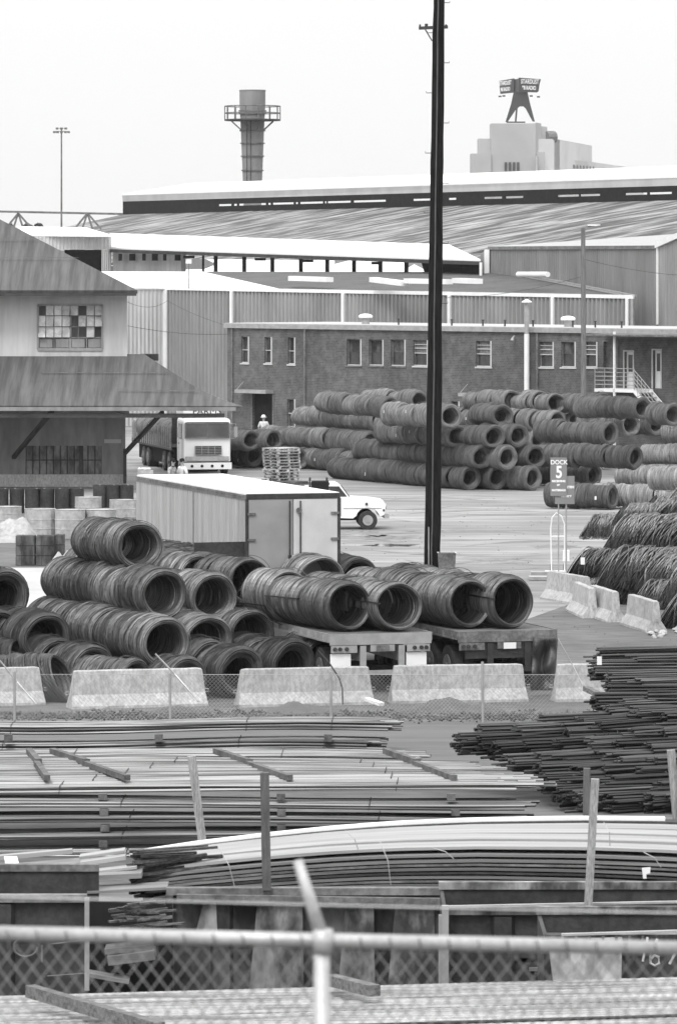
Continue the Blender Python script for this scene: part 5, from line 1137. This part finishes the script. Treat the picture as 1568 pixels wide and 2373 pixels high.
# ------------------------------------------------------------ bar stock piles
def bars(mb, x0, x1, y0, y1, z0, z1, n, r, bend=0.02, ends=.25, seed=0, segs=9, sec=5, fn=None):
    random.seed(seed)
    for i in range(n):
        y = random.uniform(y0,y1); z = random.uniform(z0,z1); a = x0+random.uniform(0,ends)*(1 if x0 > -90 else 0); b = x1-random.uniform(0,ends); ph_ = random.uniform(0,6.3); bd = random.uniform(.3,1)*bend; k2 = random.uniform(.3,.8)
        pts = []
        for k in range(segs+1):
            x = a+(b-a)*k/segs; pts.append((x, y+bd*sin(x*k2+ph_)+random.uniform(-.003,.003), z+bd*.5*sin(x*k2*1.3+ph_*2)+(fn(x) if fn else 0)))
        mb.tube(pts, r, sec)
def bundle(name, x0, x1, Y, z, wd, ht, n, r, mat, lb, grp, seed, ties=(), fn=None, bend=.02, ends=.25, rz=0, piv=None, core=True):
    loc = Vector(((x0+x1)/2, Y, z)); t = thing(name, lb, 'bar bundle', loc, rz, grp); hx = (x1-x0)/2; m = MB()
    rows_ = max(2,int(ht/(2*r))); cols = max(2,int(wd/(2*r))); random.seed(seed)
    # outer shell of bars: front face and top
    def one(y, zz_):
        a = -hx+random.uniform(0,ends); b = hx-random.uniform(0,ends); ph_ = random.uniform(0,6.3); bd = random.uniform(.3,1)*bend; k2 = random.uniform(.3,.8)
        m.tube([(a+(b-a)*k/10, y+bd*sin((a+(b-a)*k/10)*k2+ph_), zz_+bd*.6*sin((a+(b-a)*k/10)*k2*1.3+ph_)+(fn(a+(b-a)*k/10) if fn else 0)) for k in range(11)], r*random.uniform(.85,1.1), 6)
    for j in range(cols): one(-wd/2+(j+.5)*wd/cols, ht-r+random.uniform(-.3,.5)*r)
    for j in range(rows_): one(-wd/2+r, (j+.5)*ht/rows_); 
    for j in range(n): one(random.uniform(-wd/2+r,wd/2-r), random.uniform(r,ht-r))
    m.build('bar', mat, t)
    for x in ties:
        m = MB(); zf_ = (fn(x) if fn else 0); m.tube([(x,-wd/2-.01,zf_),(x+.02,-wd/2-.01,ht+.01+zf_),(x+.05,wd/2+.01,ht+.02+zf_)], .008, 4); m.build('tie_wire', steel_dk, t)
    return t
def block(px, Y, z, w_, h_, d_, lb, rz=0, mat=spacer_wood, grp='timber spacers between bar layers'):
    m = MB(); m.box((-w_/2,-d_/2,0),(w_/2,d_/2,h_)); o = m.build('timber_spacer', mat); o.location = (XY(px,Y),Y,z); o.rotation_euler = (0,0,rad(rz)); tag(o, lb, 'timber', grp)
XL = -8.
gB = 'long bar bundles in the foreground yard'
# pile 1, farthest
for k, (x1, Y, z, wd, mt, lb) in enumerate(((935,95.2,.42,.9,bar_m,'top bar bundle of the farthest pile, ending before the road'),(900,94.9,.06,.8,bar_m,'lower bar bundle of the farthest pile'))):
    bundle('bar_bundle', XL, XY(x1,Y), Y, z, wd, .2, 10, .03, mt, lb, gB, 100+k, ties=(-3.2,1.5,3.2), fn=lambda x: .05*sin(x*.6), ends=.5)
bundle('bar_bundle', XL, XY(1000,91), 91.4, .16, 1.3, .2, 10, .022, bar_l, 'pale bar bundle behind the main pile, reaching mid frame', gB, 110, ties=(-2,2), fn=lambda x: .03*sin(x*.5+1), ends=.6)
bundle('bar_bundle', XY(930,89.5), XY(1150,89.5), 89.6, .1, .5, .16, 8, .02, bar_m, 'short bar bundle between main pile and dark pile', gB, 111, ties=(), ends=.6)
for px in (20,368,760): block(px, 94.45, .28, .16, .14, .16, f'timber block under the top bundle of the farthest pile, at its {dict(((20,"left edge"),(368,"middle"),(760,"right part")))[px]}')
for px in (20,160,480,640,860): block(px, 90.5, .0, .2, .17, .6, 'timber block under the pale bundle behind the main pile', mat=dark_wood)
# pile 2: five layers of front bundles and a wide top
tops = ((1290,'lowest'),(1310,'second'),(1300,'third'),(1300,'fourth'))
for k, (x1, nm) in enumerate(tops):
    z = .02+k*.245; Y = 78.2+.12*k
    bundle('bar_bundle', XL, XY(x1,Y)-.3*(k % 2), Y+.45, z, .9, .10, 10, .026, bar_m, f'{nm} layer from below in the main bar pile', gB, 120+k, ties=(-1.3,2.8), fn=lambda x, k=k: .03*sin(x*.45+k), ends=.8)
for k in range(5):
    Y = 79.0+k*.76
    bundle('bar_bundle', XL, XY((1300,1270,1240,1180,1120,1060)[k], Y), Y+.3, .98+.01*k, .66, .13, 6, .03, bar_l if k in (0,1,3,4) else bar_m, f'{ORD[k]} bundle from the front across the top of the main bar pile', gB, 140+k, ties=(-2.5+.6*k,3.1), fn=lambda x, k=k: .03*sin(x*.4+.4*k), ends=1.1)
for px in (240,650,1050):
    w_ = {240:'left',650:'middle',1050:'right'}[px]
    for k in range(4): block(px+random.uniform(-6,6), 78.35+.12*k, .155+k*.245, .14, .105, .18, f'timber spacer in the {w_} column of main pile, {ORD[k]} from below')
# timbers laid across the main bar pile
for k, (xa, ya, xb, yb, lb) in enumerate(((122,1772,296,1812,'grey timber laid across the main bar pile, left'),(500,1765,672,1812,'grey timber laid across the main bar pile, middle'),(893,1768,1052,1812,'grey timber laid across the main bar pile, right'),(68,1765,110,1785,'short timber at the back left of main pile'))):
    a = P(xa,ya,84.3); b = P(xb,yb,79.6); a.z = 1.2; b.z = 1.2
    a = Vector((XY(xa,83.6),83.6,1.2)); b = Vector((XY(xb,79.3),79.3,1.19)); m = MB(); c_ = a.lerp(b,.45)+Vector((.03,0,.01)); m.beam(a, c_, .11, .1); m.beam(c_+Vector((-.04,.02,-.02)), b, .1, .09); tag(m.build('timber_beam', spacer_wood), lb, 'timber', 'timbers laid across the bars')
# dark bundle pile at right
gD = 'dark bar bundles piled at the right'
random.seed(50); n_ = 0
def dark_bundle(px, py, Lb, nb, seed, lb, Y=None, rz=None, r=.025):
    random.seed(seed); Y = Y or 84.2+(1880-py)*.021; q = P(px, py, Y); q.z = max(q.z-.09, .02)
    t = thing('dark_bar_bundle', lb, 'bar bundle', q, rad(rz if rz is not None else (random.uniform(8,16) if py < 1640 else random.uniform(20,32))), gD); m = MB(); e = MB()
    pts = [(0,0)]; 
    for ring_, cnt in ((1,6),(2,12),(3,18),(4,24)):
        for k in range(cnt): A = 2*PI*k/cnt+random.uniform(-.12,.12); pts.append((ring_*r*2.0*cos(A)*1.15, ring_*r*1.75*sin(A)))
    pts = sorted(pts, key=lambda v: random.random())[:nb]
    for y, z in pts:
        z += .1; a = random.uniform(-.07,.05)-(.2 if random.random() < .05 else 0); ph_ = random.uniform(0,6); rr = r*random.uniform(.8,1.1)
        m.tube([(a+(Lb-a)*k/6, y+.02*sin(k+ph_), z+.03+.012*sin(k*1.3+ph_)) for k in range(7)], rr, 6)
    m.build('bar', bar_d, t)
    for x in (random.uniform(.3,.6), random.uniform(1.6,2.4)):
        w = MB(); w.tube([(x,.16*cos(a_*PI/5),.1+.13*sin(a_*PI/5)) for a_ in range(11)], .009, 4); w.build('tie_wire', steel_md, t)
ends_ = [(1383,1528,5),(1371,1558,5),(1406,1583,5),(1411,1611,5),(1376,1634,5),(1470,1545,4),(1480,1600,4),(1500,1630,4),(1440,1650,4),
 (1408,1661,5),(1470,1668,4),(1530,1672,4),(1258,1684,6),(1340,1690,5),(1108,1706,6),(1195,1706,6),(1313,1706,5),(1388,1701,5),(1464,1716,4),(1530,1712,4),
 (1060,1729,6),(1105,1734,6),(1143,1747,6),(1215,1742,6),(1290,1740,5),(1360,1738,5),(1430,1745,4),(1500,1748,4),
 (1178,1777,6),(1240,1770,6),(1303,1777,5),(1388,1770,5),(1428,1775,4),(1510,1780,4),(1248,1797,6),(1330,1805,5),(1400,1803,5),(1480,1808,4),
 (1258,1822,6),(1320,1832,5),(1390,1838,5),(1423,1827,4),(1520,1840,4),(1290,1850,5),(1333,1860,5),(1410,1868,5),(1499,1867,4),(1550,1872,4)]
for k, (px, py, Lb) in enumerate(ends_):
    tier = ('topmost','upper','middle','lower','lowest')[min(4,int((py-1515)/75))]; side = 'far left' if px < 1150 else 'left' if px < 1270 else 'middle' if px < 1380 else 'right' if px < 1470 else 'far right'
    dark_bundle(px, py, Lb+1.5, 34, 400+k, f'dark bar bundle with ragged end, {tier} part of the right pile, {side}, {ORD[k % 12]}')
m = MB(); q = P(1385,1527,90.3); m.cbox(q-Vector((0,.4,0)),(.09,.02,.16)); tag(m.build('paper_tag', tagm), 'white paper tag on the topmost dark bundle', 'tag')

# flat bar load on the railcar
gF = 'long flat bars loaded on the railcar'
def curve(px):                                    # sagging line of the load as photo y at its left/right
    pts = [(300,1975),(450,1952),(600,1934),(750,1918),(900,1906),(1100,1897),(1350,1893),(1568,1895),(1700,1900)]
    for (a, ya), (b, yb) in zip(pts, pts[1:]):
        if a <= px <= b: return ya+(yb-ya)*(px-a)/(b-a)
    return ya if px > 1700 else 1975
def strip(x0, x1, off0, off1, Y, w_, h_, mat, lb, name='flat_bar', bundle_n=1, grp=gF, lift=0):
    m = MB(); n = 16
    for q in range(bundle_n):
        pts = []; 
        for k in range(n+1):
            px = x0+(x1-x0)*k/n; u = k/n; yy = curve(px)+off0+(off1-off0)*u; pts.append(P(px, yy, Y)+Vector((0, q*w_*1.02, 0)))
        for k in range(n): 
            a, b = pts[k], pts[k+1]; m.add([a+Vector(v) for v in ((0,0,-h_),(0,w_,-h_),(0,w_,0),(0,0,0))]+[b+Vector(v) for v in ((0,0,-h_),(0,w_,-h_),(0,w_,0),(0,0,0))], [(0,4,7,3),(3,7,6,2),(2,6,5,1),(1,5,4,0)]+([(0,3,2,1)] if k == 0 else [])+([(4,5,6,7)] if k == n-1 else []))
    return tag(m.build(name, mat), lb, 'flat bar', grp)
strip(340,1700,46,78,55.0,.5,.035,flat_l,'wide pale plank, nearest of the railcar load')
strip(335,1700,30,60,55.55,.55,.03,flat_l,'wide pale plank behind the nearest one')
strip(345,1700,22,42,56.1,.5,.03,flat_l,'wide pale plank, third from the front on the railcar')
strip(322,1700,20,27,56.7,.5,.03,flat_l,'pale plank, fourth from the front on the railcar')
strip(300,1540,0,0,57.3,.14,.05,whitep,'bright narrow board edging the far side of the load')
strip(320,1600,9,10,57.2,.3,.04,steel_dk,'dark strip in place of shade in the gap behind the pale planks')  # dark strip put in for the shade between edging board and planks
strip(345,1700,62,98,54.9,.5,.03,flat_m,'dull flat bar just under the pale planks')
for k in range(7):
    strip(350+k*9-(k%2)*40,1700,74+k*8,112+k*11,54.85-.02*k,.35,.022 if k%2 else .03,(flat_m,steel_md,flat_m,steel_dk)[k%4],f'dull flat bar, {ORD[k+1]} below the pale planks')
for k in range(5): strip(345+k*12,1700,70+k*11,106+k*14.5,55.2,1.5,.02,steel_dk,f'dark plate filling the load, {ORD[k]} from the top')
random.seed(61)
for k in range(9):                                # ragged dark bar ends at the left of the load
    m = MB(); q = P(random.uniform(292,335), random.uniform(1985,2085), 54.8); m.beam(q, q+Vector((random.uniform(.5,1.2),.3,random.uniform(.03,.12))), random.uniform(.04,.08), random.uniform(.02,.05))
    for _ in range(6): q2 = q+Vector((random.uniform(-.08,.1),random.uniform(0,.2),random.uniform(-.12,.12))); m.beam(q2, q2+Vector((random.uniform(.3,1),.3,random.uniform(-.02,.08))), random.uniform(.03,.07), random.uniform(.015,.04))
    tag(m.build('scrap_bar_cluster', bar_d), 'ragged dark bar ends at the left tip of the railcar load', 'bar ends', 'ragged dark bar ends')
# loose boards left of it
for k, (x0,y0,x1,y1,Y,w_,h_,mt,lb) in enumerate(((-60,1992,168,1972,56,.16,.05,flat_l,'bright narrow board at the left edge'),(-60,2018,205,1996,55.6,.5,.04,flat_m,'wide dull plate under the bright narrow board'),(-60,2040,190,2016,55.2,.5,.09,steel_dk,'dark plate at the left edge of the car'),(186,1985,290,1970,55.4,.3,.03,flat_l,'short pale board by the bar ends, upper'),(188,2000,292,1985,55.1,.25,.045,flat_l,'short pale board by the bar ends, lower'),(192,2022,318,2008,54.8,.25,.03,flat_l,'short pale board low by the bar ends'),(118,2036,330,2024,54.6,.4,.06,flat_m,'grey flat board sloping above the left car rim'),(205,2062,390,2052,54.3,.5,.03,flat_m,'grey plank resting on the left car rim'),(-60,2030,90,2012,54.9,.06,.03,galv,'thin rod lying on the dark plate'))):
    m = MB(); m.beam(P(x0,y0,Y), P(x1,y1,Y), w_, h_); tag(m.build('loose_board', mt), lb, 'board', 'loose boards on the left of the railcar')
m = MB(); m.prism([P(10,1985,54.6),P(40,1985,54.6),P(44,2000,54.5),P(24,2022,54.5),P(14,2010,54.5)], (0,.03,0)); tag(m.build('torn_paper', tagm), 'torn white paper stuck on the left boards', 'paper')
m = MB(); m.prism([P(1486,2012,54.3),P(1506,2010,54.3),P(1505,2024,54.3),P(1496,2026,54.3),P(1497,2036,54.3),P(1489,2036,54.3)], (0,.02,0)); tag(m.build('paper_tag', tagm), 'white paper tag hanging from the flat bars at right', 'tag')
m = MB()
for x0,y0,x1,y1 in ((1398,1905,1412,1960),(1490,1975,1530,2010),(880,1950,905,2050),(1000,1965,1050,1990),(505,1960,545,2060),(800,1925,830,1970)): m.tube([P(x0,y0,54.7),P((x0+x1)/2+6,(y0+y1)/2-4,54.6),P(x1,y1,54.6)], .006, 4)
tag(m.build('binding_wire', galv), 'thin binding wires looped over the flat bar load', 'wire')

# gondola cars
def gondola(name, x0, x1, Y, ztop, depth, lb, mat=rust, rib=1.35, rimm=steel_md, ends=True, panels=(), h=1.7):
    t = thing(name, lb, 'railcar', (x0,Y,0)); Lx = x1-x0; zb = ztop-h
    m = MB(); m.box((0,0,zb),(Lx,.03,ztop-.08)); m.box((0,depth-.03,zb),(Lx,depth,ztop-.08)); m.box((0,.03,zb),(Lx,depth-.03,zb+.05)); m.build('body', mat, t)
    MB().box((-.03,-.09,ztop-.08),(Lx,.06,ztop)).build('top_rail', rimm, t); MB().box((-.03,depth-.06,ztop-.08),(Lx,depth+.05,ztop)).build('top_rail', rimm, t)
    if ends: m = MB(); m.box((-.02,.03,zb),(.02,depth-.03,ztop-.09)); m.box((-.04,-.1,zb),(.05,-.0,ztop-.08)); m.build('end', mat, t)
    k = .6
    while k < Lx-.2: m = MB(); m.prism([(k-.13,0,ztop-.1),(k+.13,0,ztop-.1),(k+.09,-.09,ztop-.1),(k-.09,-.09,ztop-.1)], (0,0,-h+.12)); k += rib; m.build('side_rib', mat, t)
    m = MB(); m.box((0,.3,.9),(Lx,depth-.3,zb)) ; m.build('floor_frame', steel_dk, t)
    for x in ((.9,1.9) if Lx < 9 else (1.2,2.6,Lx-2.6,Lx-1.2)):
        for y in (.6,depth-.6): a = MB(); b_ = MB(); wheel(a, b_, (x,y,.45), (0,1,0), .45, .13); w_ = a.build('wheel', steel_dk, t); b_.build('rim', steel_md, w_)
    return t
g1 = gondola('gondola_car', XY(392,54), 6.5, 54.0, CAMZ-(2056-H)*54/F, 3.0, 'rusty gondola car under the flat bar load', rib=2.4, rimm=steel_md)
kx = 54/F; gz = ORG[g1.name]
for x0,x1,y0,y1,lb in ((462,500,2082,2160,'small worn panel'),(585,700,2082,2300,'wide worn sloping panel'),(790,865,2080,2300,'worn panel'),(905,1005,2082,2300,'worn panel near the bin')):
    m = MB(); m.prism([P(x0+12,y0,53.88),P(x1,y0,53.88),P(x1+4,y1,53.88),P(x0-8,y1,53.88)], (0,.02,0)); tag(m.build('side_panel', rust_l, g1, world=True), lb)
m = MB(); m.beam(P(410,2080,53.85), P(1030,2090,53.85), .1, .08); m.build('lower_rail', steel_md, g1, world=True)
g4 = gondola('gondola_car', XY(-120,51.5), XY(202,51.5), 51.5, CAMZ-(2072-H)*51.5/F, 2.6, 'dark gondola car at the lower left edge, chalk scribbles on it', rib=9, mat=steel_dk)
o_ = ORG[g4.name]; m = MB(); m.beam(P(202,2080,51.38), P(202,2295,51.38), .05, .05); m.build('corner_post', galv, g4, world=True)
m = MB(); m.tube([P(30+28*cos(a_*.5),2195+22*sin(a_*.5),51.46)+Vector((30/F*51,0,0)) for a_ in range(11)], .012, 4); m.tube([P(98,2190,51.46),P(98,2230,51.46)], .012, 4); m.tube([P(120,2188,51.46),P(196,2180,51.46)], .01, 4); m.tube([P(110,2262,51.46),P(196,2256,51.46)], .008, 4); m.build('chalk_mark', M('faint_chalk', .13, .9, .3, 9), g4, world=True)
g2 = gondola('steel_bin', XY(1032,50), 5.5, 50.0, CAMZ-(2100-H)*50/F, 2.0, 'dark open steel bin with a bright top edge, lower right', rib=30, mat=steel_dk, rimm=rust_l, h=.95)
m = MB(); m.beam(P(1040,2101,49.86), P(1620,2089,49.86), .05, .022); m.build('bright_edge', galvl, g2, world=True)
m = MB(); m.beam(P(1031,2098,49.84), P(1031,2300,49.84), .07, .06); m.beam(P(1021,2120,49.9), P(1021,2300,49.9), .05, .05); m.build('corner_post', galv, g2, world=True)
m = MB(); m.prism([P(1470,2156,49.82),P(1475,2156,49.82),P(1475,2162,49.82),P(1470,2162,49.82)], (0,.01,0)); m.build('rivet', galv, g2, world=True)
for x0,y0,x1,y1,Y,w_,h_,mt,lb in ((1055,2175,1150,2168,50.6,.4,.03,flat_m,'plank lying inside below the right bin, topmost'),(1125,2212,1245,2200,50.2,.2,.03,flat_l,'bright plank inside below the right bin, thin one'),(1140,2228,1248,2220,50.1,.2,.05,flat_l,'bright plank inside below the right bin, thick one'),(1225,2245,1290,2243,50,.15,.03,flat_m,'grey plank end low beside the pale bin end'),(245,2200,355,2190,53.2,.4,.06,flat_m,'grey plank in the dark gap at left, upper'),(252,2222,360,2208,53.1,.4,.1,flat_m,'grey thick plank in the dark gap at left, lower'),(205,2255,300,2272,53,.3,.04,flat_m,'grey board lying low in the dark gap at left')):
    m = MB(); m.beam(P(x0,y0,Y), P(x1,y1,Y), w_, h_); tag(m.build('loose_board', mt), lb, 'board', 'boards lying in the gaps between the cars')
m = MB(); m.prism([P(205,2090,53.6),P(400,2090,53.6),P(400,2330,53.6),P(205,2330,53.6)], (0,.05,0)); tag(m.build('shade_backdrop', dark_in), 'dark bulkhead for the shade in the gap beside the left car', 'backdrop'); m = MB(); m.prism([P(1036,2166,51.9),P(1270,2166,51.9),P(1270,2330,51.9),P(1036,2330,51.9)], (0,.05,0)); tag(m.build('shade_backdrop', dark_in), 'dark bulkhead for the shade under the right steel bin', 'backdrop')  # near-black backing sheets stand for the shade in the gaps
random.seed(71)
for k in range(5):
    m = MB()
    for _ in range(9): q = P(random.uniform(250,330), random.uniform(2092,2160), 52.9); m.beam(q, q+Vector((random.uniform(.2,.5),.1,random.uniform(0,.04))), random.uniform(.03,.06), random.uniform(.015,.03))
    tag(m.build('scrap_bar_cluster', bar_m), 'loose flat bar ends poking out beside the left car', 'bar ends', 'loose flat bar ends beside the left car')
g3 = gondola('steel_bin', XY(1268,47), 5.2, 47.0, CAMZ-(2163-H)*47/F, 2.0, 'near steel bin with a pale patched end and chalk number', rib=30, mat=steel_dk, rimm=rust_l, h=.95)
m = MB(); m.beam(P(1300,2166,46.86), P(1620,2156,46.86), .05, .022); m.build('bright_edge', galvl, g3, world=True)
m = MB(); m.prism([P(1268,2178,46.85),P(1440,2172,46.85),P(1438,2310,46.85),P(1285,2310,46.85)], (0,.03,0)); tag(m.build('side_panel', M('patched_panel', .33, .8, .5, 2.2, (1,1,.6), fine=.4, fscale=5), g3, world=True), 'pale scratched end panel')
m = MB(); 
for k in range(8): m.prism([P(1300+k*31,2169,46.83),P(1306+k*31,2169,46.83),P(1306+k*31,2182,46.83),P(1300+k*31,2182,46.83)], (0,.03,0))
m.build('rim_bracket', rust_l, g3, world=True)
m = MB()
for pts_ in ([(1499,2172),(1494,2200),(1488,2228)],[(1522,2176),(1512,2196),(1505,2216),(1506,2232),(1516,2238),(1526,2232),(1525,2218),(1515,2214),(1507,2222)],[(1574,2190),(1562,2212),(1550,2234)]): m.tube([P(x,y,46.8) for x,y in pts_], .013, 5)
m.build('chalk_number', M('chalk_number', .5, .9, .4, 12), g3, world=True)

# stakes
def stake(x0,y0,x1,y1,Y,w_,mt,lb,Y2=None):
    m = MB(); m.beam(P(x0,y0,Y), P(x1,y1,Y2 or Y), w_, w_*.8, up=(1,0,0)); tag(m.build('wooden_stake', mt), lb, 'stake', 'wooden stakes holding the loads')
stake(444,1752,474,1990,70,.15,grey_wood,'tilted pale wooden stake in the left of the bar pile')
stake(613,1790,618,2062,54.0-.1,.125,dark_wood,'upright dark wooden stake on the gondola, left of middle')
stake(1378,1805,1358,2165,49.6,.1,grey_wood,'pale tall wooden stake before the flat bar load')
stake(1359,1780,1355,2060,57.6,.1,dark_wood,'dark wooden stake behind the pale tall one')
stake(1553,1738,1572,1960,58,.12,grey_wood,'pale wooden stake at the right edge')

# ribbed bars in the nearest car
def ribbed(mb, a, b, r, n):                      # deformed bar: radius alternates
    a = Vector(a); b = Vector(b); pts = [a.lerp(b,k/n) for k in range(n+1)]; rr = [r*(1.12 if k % 2 else .93) for k in range(n+1)]; mb.tube(pts, r, 6, True, rr)
gR = 'ribbed bars heaped in the nearest railcar'
ribm = M('ribbed_bar', .29, .55, .5, 2.2, (.06,9,9), metal=.2, fine=.3, fscale=10, rnd=.1)
random.seed(80); Yr = 44.; kr = Yr/F
def rpile(k, x0, x1, yl, yr, dY, rows_, nb, mt, lb):
    m = MB(); 
    for j in range(nb-3):
        y = .42*j/nb; dz = random.uniform(-.014,.014)-(.045 if random.random() < .3 else 0)
        a = P(x0+random.uniform(0,20),yl,Yr-dY)+Vector((0,y,dz+.02*y)); b = P(x1,yr,Yr-dY)+Vector((0,y,dz+.02*y)); ribbed(m, a, b, .023, 150)
    tag(m.build('ribbed_bar_bundle', ribm), lb, 'bar bundle', gR)
rpile(0,-40,1610,2322,2276,0,1,13,bar_l,'ribbed bar bundle, farthest one in the nearest car')
rpile(1,-40,1610,2345,2292,.5,1,12,bar_l,'ribbed bar bundle, second from the back in nearest car')
rpile(2,-40,1610,2362,2310,1.0,1,12,bar_l,'ribbed bar bundle, third from the back in nearest car')
rpile(3,-40,1610,2380,2328,1.5,1,12,bar_l,'ribbed bar bundle, fourth from the back in nearest car')
rpile(4,-40,1610,2400,2350,2.0,1,12,bar_l,'ribbed bar bundle, fifth from the back in nearest car')
rpile(5,-40,1610,2425,2372,2.5,1,12,bar_l,'ribbed bar bundle, front one in nearest car')
g5 = gondola('gondola_car', -4.2, 4.2, 40.5, 2.35, 3.9, 'nearest railcar carrying the ribbed bars', rib=1.3)
MB().box((-.0,.05,2.36),(8.4,3.85,2.4)).build('load_floor', dark_in, g5)
m = MB(); a = P(70,2296,43.2); b = P(372,2384,41.6); m.beam(a, b, .1, .11); tag(m.build('timber_beam', wood_x), 'weathered timber laid across the ribbed bars, lower left', 'timber')
m = MB(); a = P(765,2270,43.7); b = P(868,2296,43.0); m.beam(a, b, .12, .1); tag(m.build('timber_beam', wood_x), 'short broken timber stub right of the near fence post', 'timber')

# ------------------------------------------------------------ near chain link fence
Yn = 12.2; kn = Yn/F
f = thing('chain_link_fence', 'blurred near chain link fence with bright top rail and post', 'fence', (0,Yn,6.2))
zr0 = CAMZ-(2162-H)*kn-6.2; zr1 = CAMZ-(2197-H)*kn-6.2; xa, xb = XY(-120,Yn), XY(1690,Yn)
m = MB(); m.tube([(xa,0,zr0+.003),(xb,0,zr1-.003)], .0185, 12); m.build('top_rail', galvl, f, smooth=True)
m = MB(); chainlink(xa, xb, .6, zr0-.025, .0435, .0018, m, asp=.76); m.build('wire_mesh', M('fence_wire', .2, .6, .2), f)
m = MB(); xp = XY(748,Yn)
zt_ = CAMZ-(2178-H)*kn-6.2; m.tube([(xp,-.02,0),(xp-.003,-.02,zt_)], .021, 12); m.build('post', galvl, f, smooth=True)
m = MB(); m.tube([(xp,-.02,zt_),(XY(690,Yn),-.02,CAMZ-(1992-H)*kn-6.2)], .013, 10, radii=[.019,.013]); m.build('post_arm', galvl, f, smooth=True)
m = MB(); m.tube([(xp,-.02,zt_-.03),(xp,-.02,zt_+.03)], .026, 12); m.build('post_cap', galvl, f, smooth=True)
m = MB()
for (yl, yr, dy) in ((2087,2131,.1),):
    m.tube([(xa,dy,CAMZ-(yl-H)*kn-6.2),(0,dy,CAMZ-((yl+yr)/2-H)*kn-6.2-.002),(xb,dy,CAMZ-(yr-H)*kn-6.2)], .0028, 5)
m.build('barbed_wire', galv, f)
random.seed(90); x = xa
while x < xb: m = MB(); zz_ = zr0+(zr1-zr0)*(x-xa)/(xb-xa); m.tube([(x,-.02,zz_+.014),(x+.004,-.023,zz_),(x+.008,-.015,zz_-.035)], .002, 4); x += .0755; m.build('tie_wire', steel_md, f)

# ------------------------------------------------------------ haze
HAZE = .00006
m = MB(); m.box((-950,-70,-1),(950,2450,95)); hz = m.build('haze', whitep); tag(hz, 'thin pale haze over the whole yard', 'haze', kind='stuff')
hm = bpy.data.materials.new('haze'); hm.use_nodes = True; n_ = hm.node_tree.nodes; n_.remove(n_['Principled BSDF']); pv = n_.new('ShaderNodeVolumePrincipled'); pv.inputs['Color'].default_value = (1,1,1,1); pv.inputs['Density'].default_value = HAZE
hm.node_tree.links.new(pv.outputs[0], n_['Material Output'].inputs['Volume']); hz.data.materials[0] = hm
print('coils', NC)
